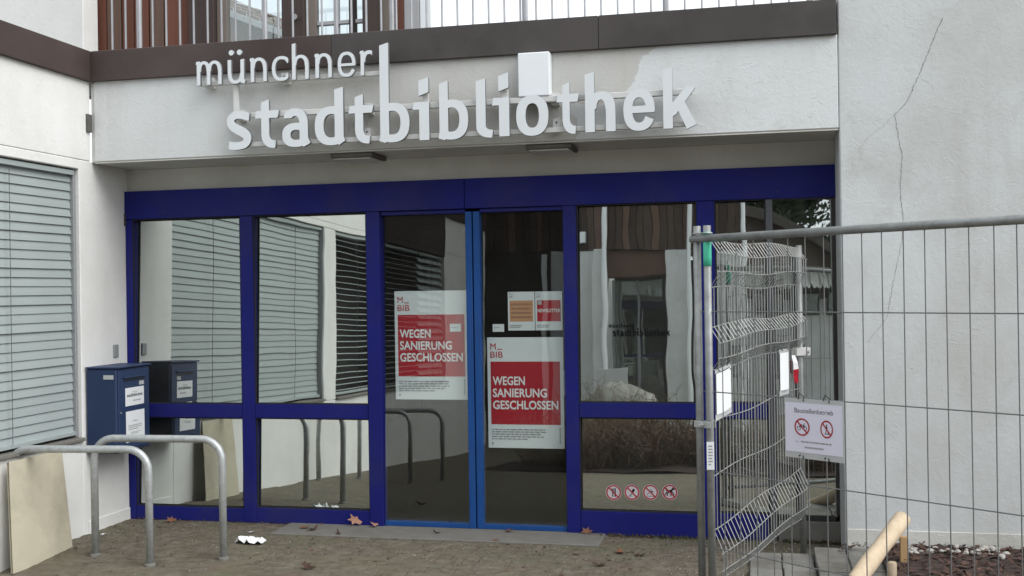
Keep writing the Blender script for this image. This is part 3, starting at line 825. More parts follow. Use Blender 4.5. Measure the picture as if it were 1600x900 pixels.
for x in (0.35, 1.35, 2.3, 3.4, 4.3, 5.2):
    P(lib, 'header_screw', MB().tube([(x, -0.0545, 2.50), (x, -0.0585, 2.50)], 0.006, 8), M_DARK, parent=fr)
# --- sliding doors
for (x0, x1, st0, st1) in ((2.205, 2.935, 2.884, 2.935), (2.945, 3.64, 2.945, 2.996)):
    dr = thing('door', None, None); dr.parent = lib
    box_part(lib, 'stile', M_DOORBLUE, st0, -0.035, 0.012, st1, 0.035, 2.43, 0.003, parent=dr)
    g0, g1 = (x0, st0-0.001) if st0 > x0 else (st1+0.001, x1)
    box_part(lib, 'bottom_rail', M_DOORBLUE, g0, -0.033, 0.012, g1, 0.033, 0.048, 0.003, parent=dr)
    box_part(lib, 'top_rail', M_BLUE, g0, -0.03, 2.42, g1, 0.03, 2.449, 0.003, parent=dr)
    pane(g0, 0.046, g1, 2.424, M_DGLASS, dr, 0.0)
box_part(lib, 'door_sill', M_DARK, 2.202, -0.04, 0.0, 3.64, 0.045, 0.010, 0)

# ================================================================== POSTERS AND STICKERS
def big_poster(x0, z0, label, seed, patch):
    W, H = 0.592, 0.845
    t = thing('poster', label, 'poster', (x0, 0.052, z0))
    P(t, 'sheet', MB().box(x0, 0.052, z0, x0+W, 0.0535, z0+H), M_PAPER)
    P(t, 'red_panel', MB().box(x0+0.025, 0.0506, z0+H-0.665, x0+W-0.027, 0.0514, z0+H-0.185), M_RED)
    y = -0.0022
    put_text(t, 'M', 0.025, y, H-0.092, 0.050, M_REDT, width=0.043, bold=0.0)
    P(t, 'printed_mark', MB().box(x0+0.078, 0.0502, z0+H-0.094, x0+0.118, 0.0512, z0+H-0.088), M_REDT)
    put_text(t, 'BIB', 0.025, y, H-0.155, 0.050, M_REDT, width=0.098, bold=0.003)
    for txt, zz, w in (('WEGEN', 0.363, 0.252), ('SANIERUNG', 0.455, 0.422), ('GESCHLOSSEN', 0.547, 0.508)):
        put_text(t, txt, 0.040, y, H-zz, 0.066, M_WHITEINK, width=w, bold=0.022)
    print_lines(t, 0.028, 0.455, 0.150, 0.060, 5, y, M_INKG, 0.75, seed=seed)
    P(t, 'printed_mark', MB().box(x0+0.028, 0.0502, z0+0.026, x0+0.040, 0.0512, z0+0.042), M_INKG)
    mb = MB(); rr = random.Random(seed+5); zz = 0.04
    while zz < 0.16:
        e = zz+rr.uniform(0.008, 0.02); mb.quad((0.555, y, zz), (0.563, y, zz), (0.563, y, e), (0.555, y, e)); zz = e+0.004
    mb.build('small_print', M_INKG, t)
    return t
p1 = big_poster(2.280, 0.985, 'white poster with red panel WEGEN SANIERUNG GESCHLOSSEN on left glass door', 3, True)
p2 = big_poster(3.022, 0.620, 'white poster with red panel WEGEN SANIERUNG GESCHLOSSEN low on right glass door', 4, True)
t = thing('card', 'small white card stuck over red panel of left poster', 'card', (2.755, 0.0, 1.512))
P(t, 'sheet', MB().box(2.728, 0.047, 1.512, 2.818, 0.0485, 1.572), M_PAPER)
print_lines(t, -0.02, 0.055, 0.037, 0.027, 1, 0.0462, M_INKG, seed=9)
t = thing('card', 'small white card on right glass door beside the newsletter sheets', 'card', (3.068, 0.05, 1.508))
P(t, 'sheet', MB().box(3.068, 0.050, 1.508, 3.158, 0.0515, 1.567), M_PAPER)
print_lines(t, 0.012, 0.075, 0.037, 0.028, 1, -0.001, M_INKG, seed=10)
for (x0, mat, lab) in ((3.190, M_ORANGE, 'small white sheet with orange text panel on right glass door'), (3.403, M_RED, 'small white sheet with red NEWSLETTER panel on right glass door')):
    t = thing('poster', lab, 'poster', (x0, 0.052, 1.517))
    P(t, 'sheet', MB().box(x0, 0.052, 1.517, x0+0.208, 0.0535, 1.812), M_PAPER)
    P(t, 'colour_panel', MB().box(x0+0.014, 0.0507, 1.585, x0+0.196, 0.0515, 1.745), mat)
    put_text(t, 'M', 0.012, -0.002, 0.272, 0.015, M_INKG); put_text(t, 'BIB', 0.012, -0.002, 0.250, 0.015, M_INKG)
    P(t, 'printed_mark', MB().box(x0+0.028, 0.0503, 1.788, x0+0.040, 0.0512, 1.791), M_INKG)
    if mat is M_RED:
        put_text(t, 'NEWSLETTER', 0.018, -0.002, 0.138, 0.026, M_WHITEINK, width=0.175, bold=0.02)
        P(t, 'printed_mark', MB().box(x0+0.02, 0.0500, 1.712, x0+0.05, 0.0507, 1.742), M_PAPERD)
    else:
        print_lines(t, 0.022, 0.188, 0.215, 0.085, 4, -0.002, M_INKB, 1.0, seed=21)
    print_lines(t, 0.012, 0.12, 0.045, 0.018, 2, -0.002, M_INKG, 0.8, seed=23)
t = thing('sheet', 'blank pale sheet edge hanging inside the glass right of the lower poster', 'sheet', (3.60, 0.075, 1.02))
P(t, 'sheet', MB().box(3.600, 0.075, 1.02, 3.636, 0.0765, 1.21), M_PAPERD)

# black lettering on the right window
t = thing('window_lettering', 'small black foil lettering münchner stadtbibliothek on the window right of the doors', 'lettering', (4.0, -0.006, 1.47))
_st = [('s', 1.228, 1.422), ('t', 1.454, 1.645), ('a', 1.669, 1.889), ('d', 1.925, 2.158), ('t', 2.186, 2.377), ('B', 2.418, 2.647), ('i', 2.671, 2.794), ('b', 2.861, 3.081), ('l', 3.139, 3.259), ('i', 3.255, 3.378), ('o', 3.428, 3.656), ('t', 3.715, 3.872), ('h', 3.914, 4.123), ('e', 4.178, 4.391), ('k', 4.448, 4.671)]
_mu = [('m', 0.979, 1.189), ('U', 1.239, 1.381), ('n', 1.416, 1.551), ('c', 1.593, 1.722), ('h', 1.752, 1.882), ('n', 1.927, 2.061), ('e', 2.108, 2.244), ('r', 2.276, 2.37)]
kk = 0.420/(4.671-1.228)
word(t, [(g, 4.0+(a-1.228)*kk, 4.0+(b-1.228)*kk) for g, a, b in _st], -0.008, 1.472, 0.00272*kk*1.12, 31, 0.001, [M_INK])
word(t, [(g, 4.0+(a-1.228)*kk, 4.0+(b-1.228)*kk) for g, a, b in _mu], -0.008, 1.472+0.52*kk, 0.00175*kk, 20, 0.001, [M_INK])

# prohibition stickers
def disc(mb, cx, cz, r, y, n=28, r_in=0.0):
    for i in range(n):
        a, b = 2*math.pi*i/n, 2*math.pi*(i+1)/n
        p = lambda q, an: (cx+q*math.cos(an), y, cz+q*math.sin(an))
        if r_in > 0: mb.quad(p(r_in, a), p(r, a), p(r, b), p(r_in, b))
        else: mb.poly([(cx, y, cz), p(r, a), p(r, b)])
    return mb
def stroke(mb, pts, w, y):
    for (ax, az), (bx_, bz) in zip(pts[:-1], pts[1:]):
        L = math.hypot(bx_-ax, bz-az)+1e-9; nx, nz = -(bz-az)/L*w, (bx_-ax)/L*w
        mb.quad((ax-nx, y, az-nz), (bx_-nx, y, bz-nz), (bx_+nx, y, bz+nz), (ax+nx, y, az+nz))
def prohibition(t, r, pict, y0, slash=((-1, 1), (1, -1))):
    """white disc, pictogram strokes, red ring and slash: flat print around t's origin"""
    mb = MB(); disc(mb, 0, 0, r, y0); mb.build('sticker_face', M_STW, t)
    mb = MB()
    for pts, w in pict: stroke(mb, [(a*r, b*r) for a, b in pts], w*r, y0-0.0006)
    mb.build('pictogram', M_INK, t)
    mb = MB(); disc(mb, 0, 0, r*0.94, y0-0.0010, r_in=r*0.77)
    s = 0.575*r
    stroke(mb, [(slash[0][0]*s, slash[0][1]*s), (slash[1][0]*s, slash[1][1]*s)], 0.085*r, y0-0.0010)
    mb.build('red_ring', M_STRED, t)
food = [([(-0.12, -0.55), (-0.12, 0.1)], .06), ([(-0.25, 0.5), (-0.25, 0.15), (-0.12, 0.05), (0.0, 0.15), (0.0, 0.5)], .04), ([(-0.12, 0.1), (-0.12, 0.5)], .04), ([(0.2, -0.55), (0.2, 0.55)], .08)]
cone = [([(-0.3, -0.5), (-0.02, -0.15), (0.18, 0.1)], .045), ([(0.05, 0.28), (0.3, 0.18)], .17), ([(0.02, 0.12), (0.32, 0.42)], .10), ([(-0.42, -0.46), (-0.12, -0.5)], .04)]
skate = [([(-0.4, -0.5), (-0.3, -0.5)], .06), ([(-0.18, -0.5), (-0.08, -0.5)], .06), ([(0.06, -0.5), (0.16, -0.5)], .06), ([(0.3, -0.5), (0.4, -0.5)], .06), ([(0.05, 0.12), (0.35, 0.05)], .07), ([(0.1, 0.4), (0.02, 0.22)], .05), ([(-0.45, -0.3), (-0.2, -0.05)], .04)]
dog = [([(-0.30, 0.06), (0.28, 0.16)], .17), ([(0.22, 0.2), (0.42, 0.5)], .11), ([(0.36, 0.46), (0.62, 0.36)], .09), ([(0.40, 0.5), (0.42, 0.62)], .06), ([(-0.36, 0.1), (-0.55, 0.46)], .05),
       ([(-0.36, 0.0), (-0.58, -0.28)], .08), ([(-0.58, -0.28), (-0.66, -0.5)], .05), ([(-0.24, -0.05), (-0.36, -0.5)], .06), ([(0.22, 0.05), (0.10, -0.5)], .06), ([(0.3, 0.05), (0.5, -0.3)], .06), ([(0.5, -0.3), (0.36, -0.42)], .05)]
for x, pict, lab in ((3.987, food, 'round red prohibition sticker with crossed cutlery, leftmost of four on window'), (4.124, cone, 'round red prohibition sticker with crossed ice cream, second of four on window'),
                     (4.261, skate, 'round red prohibition sticker with crossed roller skate, third of four on window'), (4.402, dog, 'round red prohibition sticker with crossed black dog, rightmost of four on window')):
    t = thing('sticker', lab, 'sticker', (x, -0.007, 0.312+(x-3.987)*0.03), 'prohibition stickers on the window')
    prohibition(t, 0.0585, pict, 0.0)

# ================================================================== BIG LETTERS ON THE BEAM
sg = thing('letter_sign', 'large grey three-dimensional letters münchner stadtbibliothek standing off the beam', 'sign', (1.2, -0.6, 2.9))
word(sg, _st, -0.62, 2.903, 0.00272, 25, 0.028, [M_LETTER, M_LETTERSIDE])
word(sg, _mu, -0.62, 3.391, 0.00175, 16, 0.022, [M_LETTER, M_LETTERSIDE])
def rail(x0, x1, z0, z1):
    box_part(sg, 'mounting_rail', M_RAIL, x0, -0.592, z0, x1, -0.556, z1, 0.003)
rail(0.985, 2.43, 3.392, 3.424); rail(1.25, 4.62, 2.920, 2.955); rail(1.40, 4.64, 3.135, 3.176)
box_part(sg, 'upright', M_RAIL, 1.258, -0.590, 3.178, 1.300, -0.560, 3.389, 0.003)
for x in (2.735, 3.319):
    box_part(sg, 'upright', M_RAIL, x-0.005, -0.590, 3.178, x+0.042, -0.560, 3.24, 0.003)
for x, z in ((1.66, 3.41), (2.30, 2.97), (3.70, 2.97), (2.31, 3.15), (3.69, 3.15), (1.05, 3.41), (1.30, 3.15)):
    br = box_part(sg, 'wall_bracket', M_RAIL, x-0.028, -0.565, z-0.03, x+0.028, -0.497, z+0.05, 0.003)
    P(sg, 'screw', MB().tube([(x, -0.567, z+0.022), (x, -0.5652, z+0.022)], 0.007, 8), M_DARK, parent=br)
P2 = thing('sign_box', 'plain white rectangular box hung on the beam above the letter o', 'box', (3.55, -0.56, 3.18))
P(P2, 'housing', MB().box(3.437, -0.60, 3.178, 3.662, -0.505, 3.486, 0.006), M_WHITEBOX)
P(P2, 'bracket', MB().box(3.50, -0.5035, 3.25, 3.60, -0.4985, 3.42), M_RAIL)

for x, lab in ((1.975, 'flat dirty ceiling lamp under the beam, left of the two'), (3.455, 'flat dirty ceiling lamp under the beam, right of the two')):
    t = thing('soffit_lamp', lab, 'lamp', (x, -0.3, 2.858), 'lamps under the beam')
    P(t, 'housing', MB().box(x, -0.475, 2.826, x+0.33, -0.155, 2.8585, 0.004), M_LAMP)
    P(t, 'diffuser', MB().box(x+0.02, -0.455, 2.814, x+0.31, -0.175, 2.8255, 0.004), M_SOFFIT)

# ================================================================== UPPER TERRACE
tr = thing('terrace_railing', 'steel balustrade with thin upright bars along the terrace edge above the beam', 'railing', (2.8, -0.42, 3.73))
x = 0.165; YR = -0.44
posts = (0.399, 1.451, 2.461, 3.461, 4.460, 5.424)
bal = None
while x < 5.58:
    if min(abs(x-q) for q in posts) > 0.028:
        if bal is None:
            bal = P(tr, 'baluster', MB().tube([(x, YR, 3.728), (x, YR, 4.72)], 0.0082, 6), M_BALU); bx0 = x
        else:
            c = bal.copy(); COL.objects.link(c); c.location.x = x-bx0
    x += 0.1165
for q in posts:
    P(tr, 'post', MB().tube([(q, YR, 3.726), (q, YR, 4.72)], 0.021, 12), M_BALU)
P(tr, 'top_rail', MB().tube([(0.1, YR, 4.74), (5.59, YR, 4.74)], 0.022, 10), M_BALU)

tp = thing('terrace_room', 'timber clad upper storey with dark posts and glazed openings behind the balustrade', 'building', (0.6, 1.0, 3.7))
x = -1.25; i = 0
while x < 0.02:
    w = random.choice((0.135, 0.15, 0.16)); dy = random.uniform(0, 0.02)
    P(tp, 'cladding_board', MB().box(x, 1.0-dy, 3.69, x+w-0.012, 1.03, 5.6, 0.004), M_CLAD if i % 3 else M_CLAD2)
    x += w; i += 1
P(tp, 'backing', MB().box(-1.3, 1.032, 3.69, 0.05, 1.12, 5.6), M_POST)
P(tp, 'post', MB().box(0.055, 0.93, 3.69, 0.305, 1.12, 5.6, 0.006), M_POST)
P(tp, 'panel', MB().box(0.308, 0.985, 3.69, 0.405, 1.06, 5.6, 0.004), M_TAUPE)
P(tp, 'post', MB().box(0.955, 0.95, 3.69, 1.17, 1.10, 5.6, 0.006), M_POST)
P(tp, 'panel', MB().box(1.172, 0.985, 3.69, 1.268, 1.06, 5.6, 0.004), M_TAUPE)
P(tp, 'post', MB().box(1.715, 0.95, 3.69, 1.885, 1.10, 5.6, 0.006), M_POST)
P(tp, 'panel', MB().box(1.887, 0.985, 3.69, 2.01, 1.06, 5.6, 0.004), M_TAUPE)
P(tp, 'post', MB().box(2.012, 0.97, 3.69, 2.085, 1.08, 5.6, 0.004), M_CLAD)
P(tp, 'panel', MB().box(2.087, 0.985, 3.69, 2.225, 1.05, 5.6, 0.004), M_GREYP)
P(tp, 'panel', MB().box(2.23, 0.99, 3.69, 2.33, 1.05, 5.6, 0.004), M_WHITEBOX)
P(tp, 'door_knob', MB().tube([(1.10, 0.945, 4.27), (1.10, 0.905, 4.27)], [0.012, 0.026], 10), M_BALU)
for (x0, x1) in ((0.407, 0.953), (1.27, 1.713)):
    w = P(tp, 'window', MB().box(x0, 1.0, 3.69, x1, 1.05, 3.78, 0.004), M_POST)
    P(tp, 'pane', MB().box(x0, 1.02, 3.78, x1, 1.026, 5.5), M_TGLASS, parent=w)
    if x0 > 1:
        P(tp, 'glazing_bar', MB().box(1.43, 0.995, 3.78, 1.475, 1.045, 5.5, 0.004), M_GREYP, parent=w)
        P(tp, 'glazing_bar', MB().box(1.575, 0.99, 3.78, 1.635, 1.045, 5.5, 0.004), M_POST, parent=w)
        P(tp, 'glazing_bar', MB().box(x0, 0.998, 4.20, x1, 1.04, 4.235, 0.004), M_GREYP, parent=w)
uw = thing('upper_wall', 'white plastered wall end beside the timber cladding at the upper left', 'wall', (-0.6, 0.6, 3.7))
P(uw, 'wall', MB().box(-4.0, 0.72, 4.03, -0.875, 0.95, 5.6, 0.006), M_WING)
P(uw, 'wall_cap', MB().box(-4.0, 0.68, 3.69, -0.865, 0.96, 4.027, 0.004), M_CONC)
# roof and plank wall added behind the first pane as its reflection
an = thing('reflection_roof', 'tiled roof over plank wall added behind the upper terrace pane as its reflection', 'roof', (0.0, 4.0, 4.0))
def slope_z(x): return 5.26-0.42*(x+1.15)
for k in range(15):
    x0 = -2.0+0.11*k
    zt = slope_z(x0+0.05)-0.06
    P(an, 'plank', MB().box(x0, 4.0+0.012*(k % 2), 3.7, x0+0.1, 4.05, zt, 0.003), M_CLAD)
mb = MB()
for (o_, y_, zz) in ((0, 3.9, 0.0), ):
    xa, xb = -2.2, -0.32
    mb.poly([(xa, 3.9, slope_z(xa)-0.07), (xb, 3.9, slope_z(xb)-0.07), (xb, 3.9, slope_z(xb)), (xa, 3.9, slope_z(xa))])
    mb.quad((xa, 3.9, slope_z(xa)-0.07), (xa, 4.6, slope_z(xa)-0.07), (xb, 4.6, slope_z(xb)-0.07), (xb, 3.9, slope_z(xb)-0.07))
P(an, 'verge_board', mb, M_GREYP)
for r_ in range(3):
    for k in range(11):
        x0 = -2.2+0.17*k; d = 0.008*(k % 2)
        z0 = slope_z(x0)+0.004+0.055*r_; z1 = slope_z(x0+0.165)+0.004+0.055*r_
        m_ = MB(); y0 = 3.92+0.2*r_; y1 = y0+0.24
        m_.quad((x0, y0, z0), (x0+.165, y0, z1), (x0+.165, y0, z1+.04+d), (x0, y0, z0+.04+d)); m_.quad((x0, y0, z0+.04+d), (x0+.165, y0, z1+.04+d), (x0+.165, y1, z1+.08+d), (x0, y1, z0+.08+d))
        P(an, 'tile', m_, M_TILE)

# ================================================================== SIDE WING (left; most of it is seen mirrored in the glass)
wg = thing('side_wing', 'white plastered wing at left with blind covered windows above a low wall', 'building', (0, -5, 0))
WL = 12.0
box_part(wg, 'wall', M_WING, -0.3, -0.655, -0.8, 0.0, 0.02, 2.875, 0.006)
box_part(wg, 'wall', M_WING, -0.3, -9.25, -1.0, -0.002, -0.657, 0.72, 0.006)
box_part(wg, 'wall', M_WING, -0.3, -WL, -1.0, 0.0, -9.252, 2.875, 0.006)
box_part(wg, 'wall', M_WING, -0.3, -4.50, 0.722, 0.0, -4.11, 2.80, 0.006)
box_part(wg, 'wall', M_WING, -0.3, -5.6, 2.802, 0.001, -0.657, 2.875, 0.006)
box_part(wg, 'added_dark_lintel', M_POST, -0.3, -9.25, 2.802, 0.012, -5.602, 2.875, 0.006)  # dark timber added here to dim what the left door mirrors
box_part(wg, 'added_dark_fascia', M_POST, -0.002, -9.25, 2.88, 0.014, -5.602, 3.49, 0.004)  # added cladding over the white fascia, also darkening the door's reflection
box_part(wg, 'interior_ceiling', M_INT, -1.2, -9.3, 2.80, -0.302, -0.3, 2.86, 0)
box_part(wg, 'window_sill', M_CONC, -0.3, -4.108, 0.722, 0.03, -0.66, 0.75, 0.004)
box_part(wg, 'window_sill', M_CONC, -0.3, -9.248, 0.722, 0.03, -4.502, 0.75, 0.004)
box_part(wg, 'fascia', M_WING, -0.35, -WL, 2.877, 0.0, -0.503, 3.5, 0.006)
y = -WL
for ye in (-8, -4, -0.537):
    box_part(wg, 'coping_sheet', M_COPING, -0.35, y, 3.493, 0.035, ye-0.003, 3.728, 0.004); y = ye
box_part(wg, 'plinth', M_WING, 0.0, -0.60, -0.4, 0.012, 0.0, 0.095, 0.004)
box_part(wg, 'interior_wall', M_INT, -1.2, -9.3, 0.0, -1.1, -0.3, 2.87, 0)
box_part(wg, 'interior_wall', M_INT, -1.1, -0.3, 0.6, -0.302, -0.25, 2.86, 0)
box_part(wg, 'interior_floor', M_INT, -1.1, -9.3, 0.6, -0.302, -0.3, 0.7, 0)
box_part(wg, 'roof_deck', M_CONC, -4.0, -WL, 3.505, -0.352, 0.0, 3.69, 0)
def blind(y0, y1, z0, z1, pitch, ang, label, width, xb=-0.06):
    t = thing('venetian_blind', label, 'blind', (xb, (y0+y1)/2, z0))
    z = z0+0.02; L = abs(y1-y0); me = None
    c, s = math.cos(ang)*width/2, math.sin(ang)*width/2
    while z < z1:
        if me is None:
            mb = MB()
            n = 4
            P_ = [(c*math.cos(math.pi)*(1-2*i/n)*-1, (s*(1-2*i/n))*-1 + 0.006*(1-(1-2*i/n)**2)) for i in range(n+1)]
            for i in range(n):
                (xa, za), (xb_, zb) = P_[i], P_[i+1]
                mb.quad((xa, -L/2, za), (xb_, -L/2, zb), (xb_, L/2, zb), (xa, L/2, za))
                mb.quad((xa, L/2, za-0.0015), (xb_, L/2, zb-0.0015), (xb_, -L/2, zb-0.0015), (xa, -L/2, za-0.0015))
            me = mb.mesh('slat', M_BLIND)
        o = link('slat', me, t); o.location = (random.uniform(-.002, .002), 0, z-z0); o.rotation_euler = (random.uniform(-.0012, .0012), random.uniform(-.05, .05), 0)
        z += pitch
    P(t, 'bottom_bar', MB().box(xb-0.04, min(y0, y1), z0-0.03, xb+0.03, max(y0, y1), z0, 0.003), M_BLIND)
    for u in (0.22, 0.5, 0.78):
        yy = y0+(y1-y0)*u
        P(t, 'ladder_cord', MB().tube([(xb+0.042, yy, z0), (xb+0.042, yy, z1)], 0.003, 4), M_CORD)
    P(t, 'head_box', MB().box(xb-0.05, min(y0, y1), z1+0.012, xb+0.04, max(y0, y1), z1+0.05, 0.003), M_BLIND)
    return t
blind(-0.69, -4.06, 0.80, 2.74, 0.066, R(79), 'closed grey-green venetian blind in the near window of the left wing', 0.071)
blind(-4.54, -7.9, 0.80, 2.74, 0.075, R(8), 'half open venetian blind in the far window of the left wing', 0.036)
blind(-7.96, -9.2, 0.80, 2.74, 0.11, R(52), 'coarse slatted blind at the far end of the left wing', 0.1)
box_part(wg, 'window_frame', M_ALU, -0.12, -4.107, 0.752, 0.0, -4.065, 2.80, 0.003)
box_part(wg, 'window_frame', M_ALU, -0.12, -0.687, 0.752, -0.03, -0.66, 2.80, 0.003)
box_part(wg, 'vent_plate', M_ALU, -0.001, -0.243, 1.335, 0.012, -0.175, 1.435, 0.003)
box_part(wg, 'cable_clip', M_DARK, -0.001, -0.06, 2.40, 0.015, -0.015, 2.50, 0.003)
box_part(wg, 'rusty_bracket', M_LAMP, -0.02, -0.56, 3.10, 0.02, -0.505, 3.24, 0.003)

# mailbox on the pier
mbx = thing('mailbox', 'dark blue steel mailbox with notices hung on the white pier', 'mailbox', (0.14, -0.39, 0.62))
P(mbx, 'body', MB().box(0.014, -0.625, 0.62, 0.272, -0.165, 1.27, 0.008), M_MAIL)
P(mbx, 'door', MB().box(0.2725, -0.61, 0.64, 0.281, -0.18, 1.25, 0.004), M_MAIL)
P(mbx, 'slot', MB().box(0.2812, -0.54, 1.165, 0.284, -0.25, 1.19), M_MAILD)
P(mbx, 'flap', MB().box(0.2812, -0.55, 1.19, 0.297, -0.24, 1.20, 0.002), M_MAIL)
P(mbx, 'lid', MB().box(0.01, -0.632, 1.2705, 0.292, -0.158, 1.284, 0.004), M_MAIL)
P(mbx, 'lock', MB().tube([(0.281, -0.585, 0.93), (0.288, -0.585, 0.93)], 0.009, 8), M_BALU)
P(mbx, 'name_plate', MB().box(0.2812, -0.325, 1.125, 0.2835, -0.26, 1.155), M_PAPERD)
P(mbx, 'name_plate', MB().box(0.165, -0.6285, 1.19, 0.25, -0.6255, 1.222), M_PAPERD)
def side_notice(y0, y1, z0, z1, label, txt, seed):
    t = thing('notice', label, 'notice', (0.282, y0, z0))
    P(t, 'sheet', MB().box(0.2815, y0, z0, 0.2832, y1, z1), M_PAPER)
    W, H = y1-y0, z1-z0
    h = bpy.data.objects.new('print', None); COL.objects.link(h); h.parent = t; h.rotation_euler = (0, 0, R(90)); h.location = (0, 0, 0)
    if txt:
        put_text(t, 'stadtbibliothek', 0.0018, 0.02, H*0.50, 0.026, M_INK, width=W*0.86, bold=0.02).rotation_euler = (0, 0, R(90))
        put_text(t, 'münchner', 0.0018, 0.09, H*0.72, 0.014, M_INKG, width=W*0.3).rotation_euler = (0, 0, R(90))
        lines = [(0.40, 0.92, 0.34, 0.2, 1)]
    else:
        lines = [(0.35, 0.7, 0.70, 0.64, 1), (0.12, 0.88, 0.56, 0.38, 3), (0.25, 0.8, 0.33, 0.24, 2)]
    for i, (a, b, zt, zb, n) in enumerate(lines):
        o = print_lines(t, a*W, b*W, zt*H, zb*H, n, 0.0, M_INKG, 0.8, seed=seed+i)
        o.rotation_euler = (0, 0, R(90)); o.location.x = 0.0018
    bpy.data.objects.remove(h)
side_notice(-0.52, -0.262, 0.972, 1.112, 'landscape notice headed stadtbibliothek, upper sheet on the mailbox', True, 31)
side_notice(-0.515, -0.258, 0.69, 0.93, 'portrait notice with centred small print, lower sheet on the mailbox', False, 35)

# board leaning in front of the wing, seen only in the glass
t = thing('leaning_board', 'beige board leaning against the low wall of the left wing', 'board', (0.2, -1.6, 0))
mb = MB(); yb0, yb1 = -1.60, -1.02
zf = gz(0, -1.5)
mb.poly([(0.06, yb0, 0.70), (0.06, yb1, 0.70), (0.12, yb1+0.03, zf), (0.12, yb0-0.05, zf)])
mb.poly([(0.075, yb0, 0.71), (0.135, yb0-0.05, zf), (0.135, yb1+0.03, zf), (0.075, yb1, 0.71)])
mb.quad((0.06, yb0, 0.70), (0.075, yb0, 0.71), (0.075, yb1, 0.71), (0.06, yb1, 0.70))
P(t, 'board', mb, M_BOARD)

# ================================================================== BICYCLE STANDS
def rack(x0, y0, x1, y1, ztop, label):
    t = thing('bicycle_stand', label, 'bicycle stand', ((x0+x1)/2, (y0+y1)/2, gz(0, (y0+y1)/2)), 'steel hoop bicycle stands')
    r = 0.026; rb = 0.15
    d = Vector((x1-x0, y1-y0, 0)); L = d.length; d.normalize()
    z0 = gz(x0, y0); pts = [(x0, y0, z0-0.03)]
    A = Vector((x0, y0, 0)); B = Vector((x1, y1, 0))
    zc = ztop-rb
    pts.append((x0, y0, zc))
    for i in range(1, 8):
        a = math.pi/2*i/8; p = A+d*(rb*(1-math.cos(a))); pts.append((p.x, p.y, zc+rb*math.sin(a)))
    p = A+d*rb; pts.append((p.x, p.y, ztop)); p = B-d*rb; pts.append((p.x, p.y, ztop))
    for i in range(1, 8):
        a = math.pi/2*i/8; p = B-d*(rb*(1-math.sin(a))); pts.append((p.x, p.y, zc+rb*math.cos(a)))
    pts.append((x1, y1, zc)); pts.append((x1, y1, gz(x1, y1)-0.03))
    P(t, 'hoop', MB().tube(pts, r, 14), M_GALV, True)
    for (x, y) in ((x0, y0), (x1, y1)):
        z = gz(x, y)
        P(t, 'foot_collar', MB().tube([(x, y, z-0.01), (x, y, z+0.012), (x, y, z+0.02)], [0.042, 0.038, 0.03], 12), M_CONC)
rack(0.44, -1.17, 1.405, -1.12, 0.82, 'galvanised steel hoop bicycle stand, nearer the blue glass front')
rack(0.12, -3.62, 1.24, -3.60, 0.645, 'galvanised steel hoop bicycle stand farther left, third from the glass front')
rack(0.47, -4.02, 1.50, -4.0, 0.63, 'galvanised steel hoop bicycle stand farther left, fourth from the glass front')
rack(-0.06, -1.42, 0.965, -1.33, 0.772, 'galvanised steel hoop bicycle stand, farther from the glass front')

# ================================================================== SITE FENCES
A0 = Vector((4.734, -2.025, 0)); ANG_A = math.atan2(-0.5845, 0.8114)
B0 = Vector((4.790, -2.063, 0)); ANG_B = math.atan2(0.9495, 0.3138)
def local_thing(name, label, cat, loc, ang, group=None):
    t = thing(name, label, cat, loc, group); t.rotation_euler = (0, 0, ang); return t
zA = gz(0, A0.y)
fa = local_thing('site_fence', 'galvanised mesh site fence with round top rail crossing in front of the white pier', 'fence', (A0.x, A0.y, zA), ANG_A)
LA = 3.5
def part(root, name, mb, mat, smooth=False): return mb.build(name, mat, root, smooth)
for x in (0.0, LA):
    part(fa, 'post', MB().tube([(x, 0, 0.02), (x, 0, 2.16-zA)], 0.021, 12), M_GALVD, True)
part(fa, 'top_rail', MB().tube([(-0.03, -0.012, 2.089-zA), (LA+0.02, -0.012, 2.098-zA)], 0.021, 12), M_GALVD, True)
part(fa, 'bottom_rail', MB().tube([(0.0, 0, 0.16), (LA, 0, 0.16)], 0.019, 10), M_GALVD, True)
for z in (1.693, 1.259, 0.828, 0.415):
    part(fa, 'wire', MB().tube([(0.0, 0.006, z-zA), (LA, 0.006, z-zA)], 0.0033, 5), M_WIRED)
w0 = None; x = 0.052
while x < LA-0.03:
    if w0 is None:
        w0 = part(fa, 'wire', MB().tube([(0, 0, 0.16), (0, 0, 2.09-zA)], 0.0029, 5), M_WIRED); w0.location.x = x
    else:
        c = w0.copy(); COL.objects.link(c); c.location.x = x; c.rotation_euler.y = random.uniform(-.0025, .0025)
    x += 0.105
zB = gz(0, B0.y)
LB = 1.72
fb_ = local_thing('site_fence', 'galvanised site fence with folded mesh running back towards the glass front', 'fence', (B0.x, B0.y, zB), ANG_B)
part(fb_, 'post', MB().tube([(0, 0, 0.02), (0, 0, 2.16-zB)], 0.021, 12), M_GALVD, True)
part(fb_, 'post', MB().tube([(LB, 0, -0.02), (LB, 0, 2.10-zB)], 0.021, 12), M_GALVD, True)
